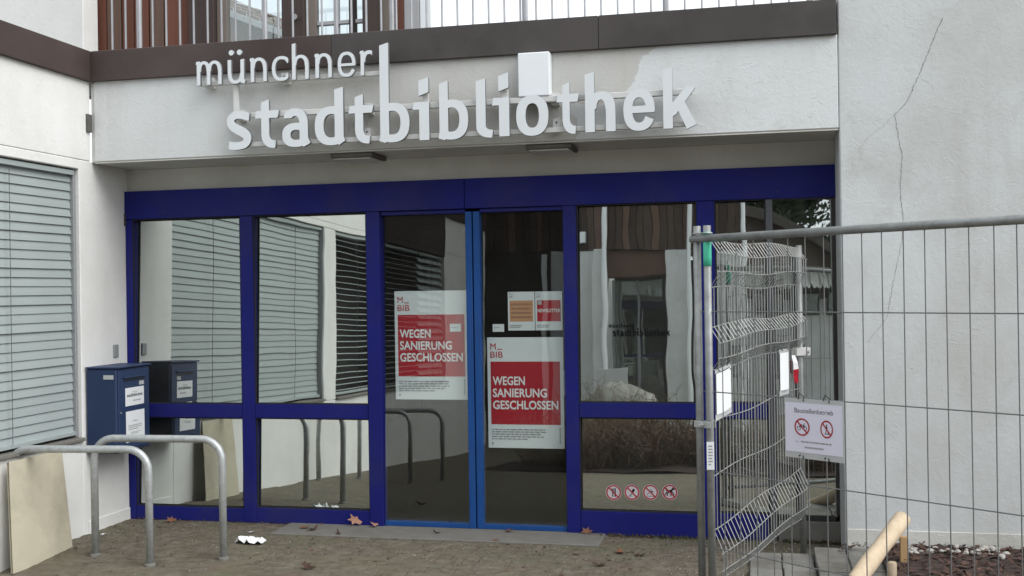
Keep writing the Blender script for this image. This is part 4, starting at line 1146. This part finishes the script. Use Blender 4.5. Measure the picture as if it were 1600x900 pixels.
# rows: height at near end, height at far end, sideways offset of the fold
ROWS = [(2.08, 2.09, 0), (2.0, 2.012, .055), (1.90, 1.91, .055), (1.82, 1.825, 0), (1.613, 1.645, 0), (1.53, 1.585, .055), (1.445, 1.49, .055), (1.375, 1.42, 0),
        (1.086, 1.14, 0), (0.795, 0.86, 0), (0.503, 0.60, 0), (0.377, 0.485, .055), (0.28, 0.36, .055), (0.20, 0.26, 0)]
def rowz(a, b, u): return a+(b-a)*u + 0.010*math.sin(u*9+a*7)
for a, b, o in ROWS:
    pts = [(LB*u/14, -o, rowz(a, b, u/14)-zB) for u in range(15)]
    part(fb_, 'wire', MB().tube(pts, 0.0034, 5), M_WIRE)
x = 0.035
while x < LB-0.02:
    u = x/LB; wob = random.uniform(-.006, .006)
    pts = [(x+wob*math.sin(i*1.7), -o, rowz(a, b, u)-zB) for i, (a, b, o) in enumerate(ROWS)]
    part(fb_, 'wire', MB().tube(pts, 0.0027, 4), M_WIRE)
    x += 0.055
for f_, xs in ((fa, (0.03, LA)), (fb_, (LB,))):
    for x in xs:
        part(f_, 'fence_foot', MB().box(x-0.11, -0.34, -0.05, x+0.11, 0.34, 0.06, 0.03), M_CONC)
# clamps, tape and labels on the posts
def onpost(base, z, name, label, cat, mb, mat, ang, smooth=False):
    t = local_thing(name, label, cat, (base.x, base.y, z), ang); part(t, name.split('_')[-1] if name != 'fence_clamp' else 'jaw', mb, mat, smooth); return t
t = local_thing('fence_clamp', 'steel clamp joining the two front fence posts at mid height', 'clamp', ((A0.x+B0.x)/2, (A0.y+B0.y)/2, 1.08), math.atan2(B0.y-A0.y, B0.x-A0.x))
part(t, 'jaw', MB().box(-0.055, -0.026, -0.018, 0.055, -0.021, 0.018, 0.002), M_GALV); part(t, 'jaw', MB().box(-0.055, 0.021, -0.018, 0.055, 0.026, 0.018, 0.002), M_GALV)
part(t, 'bolt', MB().tube([(0, -0.055, 0), (0, 0.04, 0)], 0.007, 8), M_GALV); part(t, 'nut', MB().tube([(0, -0.045, 0), (0, -0.027, 0)], 0.014, 6), M_GALV)
t = local_thing('fence_clamp', 'thin wire clamp round the top of the two front fence posts', 'clamp', ((A0.x+B0.x)/2, (A0.y+B0.y)/2, 2.118), math.atan2(B0.y-A0.y, B0.x-A0.x))
ring_ = [(0.034+0.026*math.sin(a), -0.026*math.cos(a), 0) for a in [math.pi*i/8 for i in range(9)]]+[(-0.034-0.026*math.sin(a), 0.026*math.cos(a), 0) for a in [math.pi*i/8 for i in range(9)]]
part(t, 'wire_loop', MB().tube(ring_+ring_[:1], 0.005, 6), M_GALVD); 
E1 = B0+Vector((math.cos(ANG_B), math.sin(ANG_B), 0))*LB
t = local_thing('fence_clamp', 'pale steel clamp on the fence post nearest the glass front', 'clamp', (E1.x, E1.y, 1.38), 0.3)
part(t, 'jaw', MB().box(-0.045, -0.034, -0.028, 0.06, -0.024, 0.028, 0.003), M_RAIL); part(t, 'jaw', MB().box(-0.045, 0.024, -0.028, 0.06, 0.034, 0.028, 0.003), M_RAIL)
part(t, 'bolt', MB().tube([(0.045, -0.06, 0), (0.045, 0.05, 0)], 0.007, 8), M_GALV)
t = thing('adhesive_tape', 'mint green tape wrapped round the top of a fence post', 'tape', (B0.x, B0.y, 1.94))
part(t, 'wrap', MB().tube([(0, 0, 0), (0, 0, 0.05), (0, 0, 0.12), (0, 0, 0.185)], [0.0222, 0.0224, 0.0228, 0.0222], 14), M_TAPE, True)
toC = (CAM-B0); toC.z = 0; toC.normalize()
t = local_thing('label_strip', 'narrow white paper label on the front fence post', 'label', (B0.x+toC.x*0.0225, B0.y+toC.y*0.0225, 0.84), 0.18)
part(t, 'sheet', MB().box(-0.02, -0.003, 0, 0.02, -0.0005, 0.15), M_PAPER)
print_lines(t, -0.012, 0.012, 0.135, 0.02, 7, -0.0034, M_INKG, 0.6, seed=77)

# sheets tied to the folded mesh
eB = Vector((math.cos(ANG_B), math.sin(ANG_B), 0)); nB = Vector((math.sin(ANG_B), -math.cos(ANG_B), 0))
def mesh_sheet(s0, s1, z0, z1, tilt, label, off):
    p = B0+eB*s0+nB*off
    t = local_thing('notice', label, 'notice', (p.x, p.y, z0), ANG_B)
    W, H = s1-s0, z1-z0; mb = MB(); n = 6
    for i in range(n):
        a, b = i/n, (i+1)/n; ya = -0.012*math.sin(a*math.pi); yb = -0.012*math.sin(b*math.pi)
        A_ = [(W*a, ya, tilt*a), (W*b, yb, tilt*b), (W*b, yb, H+tilt*b), (W*a, ya, H+tilt*a)]
        mb.quad(*A_); mb.quad(*[(x_, y_+0.0012, z_) for x_, y_, z_ in (A_[1], A_[0], A_[3], A_[2])])
    part(t, 'sheet', mb, M_PAPER)
    mb = MB()
    mb.quad((-0.01, 0.003, -0.035), (W+0.01, 0.003, -0.035+tilt), (W+0.01, 0.003, tilt+0.0), (-0.01, 0.003, 0.0))
    part(t, 'sleeve', mb, M_PAPERD)
    mb = MB(); mb.quad((-0.01, 0.003, H), (W+0.01, 0.003, H+tilt), (W+0.01, 0.003, H+tilt+0.02), (-0.01, 0.003, H+0.02))
    part(t, 'sleeve_top', mb, M_PAPERD)
    for x_ in (0.03, W-0.03):
        part(t, 'cable_tie', MB().tube([(x_, -0.01, H+0.012), (x_+0.01, 0.01, H+0.03), (x_, 0.02, H+0.015)], 0.003, 5), M_DARK)
mesh_sheet(0.075, 0.31, 1.125, 1.35, 0.025, 'blank backed white sheet tied to the folded mesh near the front posts', 0.012)
mesh_sheet(1.20, 1.385, 1.16, 1.40, 0.0, 'white sheet tied to the folded mesh near its far post', 0.02)
p = B0+eB*1.45+nB*0.02
t = local_thing('barrier_tape', 'scrap of red and white barrier tape knotted on the mesh', 'tape', (p.x, p.y, 1.37), ANG_B)
for i in range(4):
    mb = MB(); a, b = i/4, (i+1)/4
    f_ = lambda u: (0.02+0.10*u**1.3, -0.01*math.sin(u*5), -0.19*u)
    wv = lambda u: 0.02+0.02*math.sin(u*3)
    (xa, ya, za), (xb, yb, zb) = f_(a), f_(b)
    mb.quad((xa-wv(a), ya, za), (xb-wv(b), yb, zb), (xb+wv(b), yb-.01, zb), (xa+wv(a), ya-.01, za))
    part(t, 'stripe', mb, M_RED if i in (2, 3) else M_PAPER)

# the printed site sign on the front fence
dA = Vector((math.cos(ANG_A), math.sin(ANG_A), 0)); nA = Vector((math.sin(ANG_A), -math.cos(ANG_A), 0))
p = A0+dA*0.562+nA*0.016
sgn = local_thing('site_sign', 'lilac white laminated sign Baustellenbetrieb with two red prohibition symbols tied to the fence', 'sign', (p.x, p.y, 0.992), ANG_A)
W, H = 0.325, 0.247
mb = MB().box(-0.005, 0.001, -0.03, W+0.006, 0.0025, H+0.022); part(sgn, 'sleeve', mb, M_PAPERD)
part(sgn, 'sheet', MB().box(0, -0.0008, 0, W, 0.0006, H), M_SIGN)
put_text(sgn, 'Baustellenbetrieb', 0.055, -0.0014, 0.198, 0.025, M_INKD, width=0.220, bold=0.004)
put_text(sgn, 'Bitte', 0.06, -0.0014, 0.050, 0.008, M_INKG)
print_lines(sgn, 0.09, 0.27, 0.062, 0.046, 1, -0.0014, M_INKG, 1.0, seed=51)
print_lines(sgn, 0.11, 0.235, 0.036, 0.018, 1, -0.0014, M_INKG, 1.0, seed=52)
def wheel(cx, cz, r, n=12): return [(cx+r*math.cos(2*math.pi*i/n), cz+r*math.sin(2*math.pi*i/n)) for i in range(n+1)]
bike = [(wheel(-0.36, -0.12, 0.22), .03), (wheel(0.36, -0.12, 0.22), .03), ([(-0.36, -0.12), (-0.12, 0.2), (0.25, 0.2), (0.36, -0.12)], .035), ([(-0.12, 0.2), (0.0, -0.12), (0.25, 0.2)], .035), ([(-0.2, 0.26), (-0.05, 0.26)], .04), ([(0.25, 0.2), (0.22, 0.36), (0.36, 0.36)], .035)]
walk = [(wheel(0.0, 0.42, 0.07, 8), .04), ([(0.0, 0.32), (-0.02, 0.0)], .07), ([(-0.02, 0.0), (-0.2, -0.48)], .05), ([(-0.02, 0.0), (0.16, -0.2), (0.2, -0.48)], .05), ([(0.0, 0.28), (-0.2, 0.05)], .035), ([(0.0, 0.28), (0.2, 0.1)], .035), ([(-0.32, -0.5), (0.32, -0.5)], .03)]
for cx, rr_, pict, sx in ((0.098, 0.047, bike, 1.0), (0.238, 0.047, walk, 0.8)):
    e = bpy.data.objects.new('symbol', None); COL.objects.link(e); e.parent = sgn; e.location = (cx, -0.0012, 0.127); e.scale = (sx, 1, 1)
    prohibition(e, rr_, pict, 0.0)
    for ch in e.children:
        if ch.name.startswith('sticker_face'): ch.data.materials[0] = M_SIGN
for x_ in (0.09, 0.235):
    part(sgn, 'cable_tie', MB().tube([(x_-0.012, -0.004, H+0.02), (x_, -0.006, H+0.05), (x_+0.014, 0.012, H+0.028), (x_+0.02, -0.006, H+0.012)], 0.0035, 6), M_DARK)
    part(sgn, 'cable_tie', MB().tube([(x_-0.012, -0.004, -0.02), (x_+0.004, 0.01, -0.004), (x_+0.016, -0.006, -0.028)], 0.0032, 6), M_DARK)

# ================================================================== PLANT BED AT THE PIER
pl = thing('timber_pole', 'peeled pale round timber pole lying at a slant on the bed edge', 'pole', (5.6, -1.3, 0))
Ea, Eb = Vector((5.918, -0.85, 0.352)), Vector((5.40, -1.76, -0.035))
pts = [Eb+(Ea-Eb)*(i/12) for i in range(13)]
P(pl, 'pole', MB().tube(pts, [0.052+0.0025*math.sin(i*1.3)+random.uniform(-.001, .001) for i in range(13)], 16), M_LOG, True)
M_CUT = basic('cut_end_wood', (0.62, 0.47, 0.28), 0.7, 0, 0.1, 60)
dE = (Ea-Eb).normalized()
P(pl, 'cut_end', MB().tube([Ea+dE*0.0005, Ea+dE*0.004], [0.050, 0.047], 16), M_CUT)
t = thing('wooden_stake', 'short round wooden stake standing beside the timber pole', 'stake', (5.80, -1.31, 0.05))
P(t, 'stake', MB().tube([(5.80, -1.31, -0.1), (5.802, -1.31, 0.185), (5.802, -1.31, 0.192)], [0.026, 0.026, 0.02], 10), M_LOG, True)
t = thing('wooden_peg', 'flat pointed wooden peg standing behind the timber pole', 'peg', (5.91, -0.96, 0.05))
P(t, 'peg', MB().box(5.885, -0.985, -0.02, 5.935, -0.955, 0.27, 0.004), M_STAKE)
pm = []
for i in range(5):
    m_ = MB().ellipsoid((0, 0, 0), (1, random.uniform(.7, .95), random.uniform(.55, .75)), 8, 6, 0.08); pm.append(m_.mesh('pebble', M_PEB, True))
soil = bpy.data.objects['soil']
for i in range(60):
    o = link('pebble', pm[i % 5], soil); r = random.choice((0.010, 0.014, 0.018, 0.022, 0.028))
    x = random.uniform(5.93, 6.55); y = random.gauss(-0.66, 0.06)
    o.location = (x, y, bed(x, y)+r*0.15+random.uniform(0, .006)); o.scale = (r, r, r); o.rotation_euler = (random.uniform(-.4, .4), random.uniform(-.4, .4), random.uniform(0, 6.28))
def flakes(name, n, fx, fy, mat, s0, s1, zfun, lift=0.004, curl=0.5):
    mb = MB()
    for _ in range(n):
        x, y = fx(), fy(); s = random.uniform(s0, s1); a = random.uniform(0, 6.28); c, sn = math.cos(a), math.sin(a)
        z = zfun(x, y)+lift; tz = random.uniform(-curl, curl)*s
        w = s*random.uniform(0.25, 0.6)
        q = [(-s, 0, tz), (0, -w, 0), (s, 0, -tz*.6), (0, w, abs(tz)*.5)]
        P_ = [(x+c*u-sn*v, y+sn*u+c*v, max(z+h, z-lift*.6)+s*.25) for u, v, h in q]
        mb.poly(P_[:3]); mb.poly([P_[0], P_[2], P_[3]])
    return tag(mb.build(name, mat), kind='stuff')
flakes('bark_mulch', 1500, lambda: random.uniform(5.82, 7.6), lambda: random.uniform(-1.9, -0.52), M_CHIP, 0.012, 0.035, bed, 0.004, 1.0)
flakes('leaf_litter', 260, lambda: random.uniform(5.55, 7.0), lambda: random.uniform(-0.70, -0.505), M_LEAFD, 0.01, 0.025, bed, 0.004, 1.0)

# ================================================================== LITTER ON THE PAVING
def leaf_mesh(mat, sd):
    rr = random.Random(sd); mb = MB(); n = 11; ring = []
    for i in range(n):
        a = 2*math.pi*i/n; r = (1.0 if i % 2 == 0 else 0.55)*rr.uniform(0.75, 1.1)*(1.25 if i == 0 else 1)
        x, y = r*math.cos(a), 0.75*r*math.sin(a); ring.append((x, y, 0.35*(x*x)*rr.uniform(.4, 1.2)+0.25*abs(y)*rr.uniform(0, 1.5)))
    for i in range(n): mb.poly([(0, 0, 0.02), ring[i], ring[(i+1) % n]])
    return mb.mesh('leaf', mat)
LM = [leaf_mesh(M_LEAF, 1), leaf_mesh(M_LEAFD, 2), leaf_mesh(M_LEAFL, 3), leaf_mesh(M_LEAF, 4), leaf_mesh(M_LEAFD, 5)]
def leaf(x, y, s, k, label, rot=None, group='fallen leaves on the paving', dz=0.003):
    o = link('fallen_leaf', LM[k]); o.scale = (s, s, s); o.rotation_euler = rot or (random.uniform(-.2, .2), random.uniform(-.2, .2), random.uniform(0, 6.28))
    z = max(gz(x, y), 0.0125 if (1.42 < x < 3.93 and y > -0.41) else -9)
    o.location = (x, y, z+dz); tag(o, label, 'leaf', group); return o
leaf(1.965, -0.07, 0.062, 2, 'pale orange leaf standing upright against the blue frame left of the doors', (R(75), 0.3, 0.4), dz=0.045)
leaf(2.13, -0.10, 0.05, 2, 'pale curled leaf at the foot of the left door post', (R(40), 0.2, 1.4), dz=0.02)
leaf(0.42, -0.12, 0.045, 0, 'brown curled leaf against the blue frame near the mailbox', (R(50), 0.1, 0.9), dz=0.02)
leaf(2.08, -1.25, 0.05, 1, 'dark folded leaf at the bottom edge below the white litter', (R(35), 0.4, 0.2), dz=0.02)
leaf(3.21, -0.10, 0.055, 0, 'red brown leaf on the slab under the right glass door', dz=0.01)
leaf(2.68, -0.22, 0.035, 1, 'small dark leaf on the slab under the left glass door')
leaf(4.10, -0.57, 0.06, 0, 'brown leaf right of the slab end, with curled tips', dz=0.008)
leaf(4.24, -0.63, 0.055, 1, 'dark narrow leaf beside the curled brown leaf near the fence')
leaf(4.02, -0.93, 0.05, 1, 'dark crumpled leaf at the bottom edge below the prohibition stickers', dz=0.008)
leaf(3.79, -0.02-0.05, 0.045, 0, 'brown leaf wedged at the foot of the right door post', (R(60), 0, 0.3), dz=0.02)
leaf(0.43, -0.30, 0.025, 1, 'tiny dark leaf between the two bicycle stand legs')
leaf(1.95, -0.36, 0.035, 1, 'small dark leaf at the left end of the slab edge')
leaf(1.62, -0.22, 0.055, 0, 'brown leaf beside the left end of the slab', dz=0.008)
leaf(1.70, -0.28, 0.05, 1, 'dark leaf touching the left end of the slab', dz=0.008)
for i in range(26):
    x = random.uniform(0.1, 4.9); y = -0.35-abs(random.gauss(0, 0.7))
    leaf(x, y, random.uniform(0.012, 0.03), random.choice((0, 1, 3, 4)), 'tiny dry leaf scrap lying on the brown paving', group='leaf scraps on the paving')
# white litter: crumpled paper
t = thing('paper_litter', 'crumpled white paper rag lying on the brown paving', 'litter', (1.40, -0.70, gz(0, -0.70)))
mb = MB(); n, m_ = 9, 5; rr = random.Random(5)
G = [[(-0.11+0.22*i/(n-1)+rr.uniform(-.012, .012), -0.05+0.1*j/(m_-1)+rr.uniform(-.014, .014), abs(rr.gauss(0.0, 0.016))*(1 if 0 < i < n-1 else 0.2)+0.004+(0.02*math.sin(i*1.1)**2)) for i in range(n)] for j in range(m_)]
for j in range(m_-1):
    for i in range(n-1):
        mb.poly([G[j][i], G[j][i+1], G[j+1][i+1]]); mb.poly([G[j][i], G[j+1][i+1], G[j+1][i]])
part(t, 'paper', mb, M_PAPER)
for x, y, lab in ((0.14, -0.62, 'small white scrap of paper beside the left leg of the far bicycle stand'), (1.24, -0.38, 'small white scrap of paper behind the right leg of the far bicycle stand'), (0.10, -1.18, 'white paper scrap at the lower left between the bicycle stands')):
    o = link('paper_scrap', leaf_mesh(M_PAPER, int(x*100))); o.scale = (0.03,)*3; o.location = (x, y, gz(x, y)+0.004); tag(o, lab, 'litter')
# grit, crumbs and moss
flakes('grit', 3600, lambda: random.uniform(-0.2, 5.4), lambda: -0.06-abs(random.gauss(0, 0.75)), M_PEB, 0.002, 0.0075, gz, 0.003, 0.5)
flakes('dark_crumbs', 2600, lambda: random.uniform(-0.2, 5.4), lambda: -0.06-abs(random.gauss(0, 0.8)), M_LEAFD, 0.003, 0.012, gz, 0.003, 0.7)
def edge_x():
    return random.choice((random.uniform(3.8, 5.0), random.uniform(3.95, 4.7), random.uniform(0.1, 2.0), random.uniform(5.2, 5.65)))
mb = MB()
for _ in range(900):
    x = edge_x(); y = -0.05-abs(random.gauss(0, 0.025)); z = gz(x, y); h = random.uniform(0.006, 0.028)*(1.3 if x > 3.8 else 0.6); a = random.uniform(0, 6.28)
    w = random.uniform(0.002, 0.004); dx, dy = random.uniform(-.012, .012), random.uniform(-.012, .004)
    mb.poly([(x-w*math.cos(a), y-w*math.sin(a), z-.002), (x+w*math.cos(a), y+w*math.sin(a), z-.002), (x+dx, y+dy, z+h)])
tag(mb.build('grass', M_GRASS), kind='stuff')
flakes('leaf_litter', 300, edge_x, lambda: -0.05-abs(random.gauss(0, 0.03)), M_CHIP, 0.006, 0.022, gz, 0.004, 1.0)

# ================================================================== COURT BEHIND THE CAMERA (seen mirrored in the glass)
def shrub(x, y, w, h, n, mat, label):
    t = thing('bare_shrub', label, 'shrub', (x, y, gz(x, y)), 'bare shrubs across the court')
    for part_ in range(2):
        mb = MB()
        for _ in range(n//2):
            a = random.uniform(0, 6.28); r = 0.55*w*math.sqrt(random.random())
            p = Vector((r*math.cos(a), r*math.sin(a), 0)); hh = h*random.uniform(0.3, 1.0)**0.8
            d = Vector((p.x*0.5+random.gauss(0, .32), p.y*0.5+random.gauss(0, .32), 1)).normalized()
            pts = [p.copy()]; L = hh/5
            for i in range(5):
                d = (d+Vector((random.gauss(0, .22), random.gauss(0, .22), random.gauss(-.03, .12)))).normalized(); p = p+d*L; pts.append(p.copy())
            mb.tube(pts, [0.009, 0.008, 0.006, 0.005, 0.004, 0.002], 3, False)
            for _k in range(6):
                q = pts[random.randint(1, 5)]; e = Vector((random.gauss(0, 1), random.gauss(0, 1), random.gauss(.5, .8))).normalized()*random.uniform(.08, .26)
                mb.tube([q, q+e*.5+Vector((random.gauss(0, .015), 0, .015)), q+e], [0.0045, 0.0035, 0.0015], 3, False)
        part(t, 'stems', mb, mat)
for (x, y, w, h, n, m_, lab) in ((2.55, -9.5, 0.9, 1.35, 130, M_TWIG, 'thin brown bare shrub in front of the pale stone block'), (2.2, -6.9, 0.75, 0.95, 110, M_TWIGP, 'pale bare twiggy shrub at the left end of the court bed'), (2.9, -6.6, 0.75, 0.85, 220, M_TWIG, 'brown bare shrub left of the middle of the court bed'),
                                (3.6, -6.8, 0.8, 1.05, 330, M_TWIG, 'tall dense brown bare shrub in the middle of the court bed'), (4.3, -7.0, 0.8, 0.8, 330, M_TWIG, 'low brown bare shrub right of the middle of the court bed'),
                                (4.9, -7.1, 0.7, 0.7, 220, M_TWIG, 'lowest brown bare shrub of the court bed'), (5.9, -6.8, 0.7, 0.8, 240, M_TWIG, 'brown bare shrub near the right end of the court bed'), (6.8, -6.9, 0.7, 0.9, 240, M_TWIG, 'brown bare shrub at the right end of the court bed')):
    shrub(x, y, w, h, n, m_, lab)
mb = MB()
nx_, ny_ = 30, 14
mb.v = [(1.4+0.21*i, -6.05-0.2*j, gz(0, -6.05-0.2*j)+(0.02+0.10*math.sin(math.pi*j/(ny_-1)))*min(1, i/3, (nx_-1-i)/3)+random.uniform(-.015, .015)) for j in range(ny_) for i in range(nx_)]
mb.f = [(j*nx_+i, (j+1)*nx_+i, (j+1)*nx_+i+1, j*nx_+i+1) for j in range(ny_-1) for i in range(nx_-1)]
tag(mb.build('soil', M_SOIL), kind='structure')
t = thing('pale_boulder', 'pale stone block behind the bare shrubs across the court', 'stone', (2.75, -10.6, -0.55))
P(t, 'stone', MB().ellipsoid((2.75, -10.6, -0.08), (0.78, 0.4, 0.74), 20, 12, 0.10), M_STONE, True)
t = thing('information_board', 'low grey information board across the court', 'sign', (2.5, -11.6, -0.6))
P(t, 'panel', MB().box(2.15, -11.62, 0.5, 2.75, -11.58, 0.92, 0.004), M_PAPERD)
for x in (2.2, 2.68): P(t, 'leg', MB().box(x, -11.66, -0.7, x+0.04, -11.621, 0.9), M_ALU)

ob = thing('opposite_wing', 'library wing across the court with white piers and dark timber upper storey', 'building', (1, -14, -0.6))
P(ob, 'timber_wall', MB().box(-9.0, -15.5, -1.2, 0.9, -14.0, 3.22, 0.006), M_POST)
P(ob, 'post', MB().box(0.74, -13.95, -1.0, 0.84, -13.85, 3.15, 0.004), M_WHITEBOX)
for x0, x1, y1 in ((0.905, 1.78, -14.0), (3.25, 3.66, -14.0), (3.80, 4.72, -14.05), (1.80, 2.02, -13.7)):
    P(ob, 'wall', MB().box(x0, -15.5, -1.2, x1, y1, 3.22, 0.006), M_PIER)
P(ob, 'downpipe', MB().tube([(2.06, -13.62, -0.8), (2.06, -13.62, 6.2)], 0.055, 10), M_WHITEBOX)
P(ob, 'downpipe', MB().tube([(3.72, -13.85, -0.8), (3.72, -13.85, 6.2)], 0.045, 10), M_WHITEBOX)
P(ob, 'lintel', MB().box(2.03, -14.6, 2.72, 3.245, -14.1, 3.22, 0.004), M_CLAD2)
P(ob, 'back_wall', MB().box(1.8, -17.0, -1.2, 3.7, -16.8, 3.2), M_INT)
dr = thing('door', None, None); dr.parent = ob; dr.location = (0, 0, 0)
for x in (2.05, 2.58, 3.19): P(ob, 'stile', MB().box(x, -14.9, -0.8, x+0.05, -14.85, 2.7), M_ALU, parent=dr)
for x in (2.103, 2.633): P(ob, 'pane', MB().box(x, -14.885, -0.75, x+0.474, -14.879, 2.7), M_DGLASS, parent=dr)
for k in range(95):
    x0 = -9+0.15*k
    if x0 > 4.65: break
    P(ob, 'cladding_board', MB().box(x0, -14.25, 3.225, x0+0.14, -14.0+0.015*(k % 2), 6.4), M_CLAD3 if k % 4 else M_CLAD2)
P(ob, 'eaves', MB().box(-9.2, -15.5, 6.42, 4.95, -13.6, 6.6), M_ROOF)
P(ob, 'downpipe', MB().tube([(4.80, -13.9, -0.8), (4.80, -13.9, 6.2)], 0.05, 10), M_WHITEBOX)
P(ob, 'wall_lamp', MB().box(1.42, -13.99, 3.35, 1.62, -13.85, 3.62, 0.01), M_WHITEBOX)

pv = thing('pavilion', 'low pavilion across the court with dark sloping roof and pale awning', 'building', (7, -22, -0.7))
P(pv, 'wall', MB().box(3.8, -28, -1.2, 12, -22.3, 2.5), M_PIER)
P(pv, 'pilaster', MB().box(5.4, -22.298, -1.2, 5.55, -22.2, 2.05), M_GREYP)
zr = lambda x: 5.0-0.28*max(0, min(x, 8.2)-4.6)**1.55
mb = MB()
for i in range(10):
    xa, xb = 3.8+0.44*i, 3.8+0.44*(i+1)
    mb.quad((xa, -22.35, 2.502), (xb, -22.35, 2.502), (xb, -22.35, zr(xb)-0.25), (xa, -22.35, zr(xa)-0.25))
    mb.quad((xb, -22.55, 2.502), (xa, -22.55, 2.502), (xa, -22.55, zr(xa)-0.25), (xb, -22.55, zr(xb)-0.25))
P(pv, 'gable', mb, M_TAUPE)
for k in range(7):
    w_ = P(pv, 'window', MB().box(4.0+0.95*k, -22.295, 2.1, 4.75+0.95*k, -22.24, 2.66), M_DARK)
    P(pv, 'pane', MB().box(4.04+0.95*k, -22.238, 2.14, 4.71+0.95*k, -22.232, 2.62), M_DGLASS, parent=w_)
mb = MB()
for i in range(10):
    xa, xb = 4.2+0.42*i, 4.2+0.42*(i+1)
    za, zb = zr(xa), zr(xb)
    mb.quad((xa, -21.6, za-.3), (xb, -21.6, zb-.3), (xb, -21.6, zb), (xa, -21.6, za)); mb.quad((xa, -21.6, za), (xb, -21.6, zb), (xb, -28, zb+.2), (xa, -28, za+.2)); mb.quad((xa, -21.6, za-.3), (xa, -28, za-.3), (xb, -28, zb-.3), (xb, -21.6, zb-.3))
P(pv, 'roof', mb, M_ROOF)
mb = MB()
for i in range(60):
    xa = 3.9+0.12*i
    mb.quad((xa, -21.7, 2.75+0.1*(i % 2)), (xa+.06, -21.64, 2.7), (xa+.06, -22.2, 3.35), (xa, -22.3, 3.35)); mb.quad((xa+.06, -21.64, 2.7), (xa+.12, -21.7, 2.75), (xa+.12, -22.3, 3.35), (xa+.06, -22.2, 3.35))
P(pv, 'awning', mb, M_AWN)

def tree(x, y, h, cr, n, label):
    z0 = gz(x, y); t = thing('tree', label, 'tree', (x, y, z0), 'trees behind the pavilion')
    mb = MB(); mb.tube([(0, 0, -.2), (0.05, 0, h*.25), (-0.05, 0.08, h*.55), (0.04, 0, h*.9)], [0.2, 0.16, 0.1, 0.03], 8)
    tips = []
    for k in range(16):
        zz = h*random.uniform(.25, .8); a = random.uniform(0, 6.28); L = cr*random.uniform(.6, 1.05)*(1.1-0.5*zz/h)
        e = Vector((L*math.cos(a), L*math.sin(a), zz+L*random.uniform(.2, .6))); q = Vector((0, 0, zz))
        mb.tube([q, q+(e-q)*.5+Vector((0, 0, .15)), e], [0.07, 0.045, 0.015], 5); tips += [e, q+(e-q)*.6]
    part(t, 'trunk', mb, M_BARK)
    mb = MB()
    for _ in range(n):
        c = random.choice(tips); p = c+Vector((random.gauss(0, .55), random.gauss(0, .55), random.gauss(0, .45))); s = random.uniform(.08, .2)
        u = Vector((random.gauss(0, 1), random.gauss(0, 1), random.gauss(0, 1))).normalized(); v = u.orthogonal().normalized()
        mb.poly([p-u*s, p-v*s*.5, p+u*s, p+v*s*.5])
    part(t, 'crown', mb, M_FOL)
for (x, y, h, cr, lab) in ((3.6, -32, 11, 3.2, 'tall grey-green tree behind the left end of the pavilion'), (6.4, -34, 10, 3.4, 'broad grey-green tree behind the middle of the pavilion'), (9.0, -33, 11.5, 3.4, 'tall grey-green tree behind the right part of the pavilion'), (12.5, -31, 10, 3.2, 'grey-green tree beyond the right end of the pavilion')):
    tree(x, y, h, cr, 7000, lab)

# ------------------------------------------------------------------ tidy: empties parented with world offsets already handled by P()
for o in bpy.data.objects:
    for k_ in ('label', 'category', 'group', 'kind'):
        if k_ in o.keys() and o[k_] is None: del o[k_]
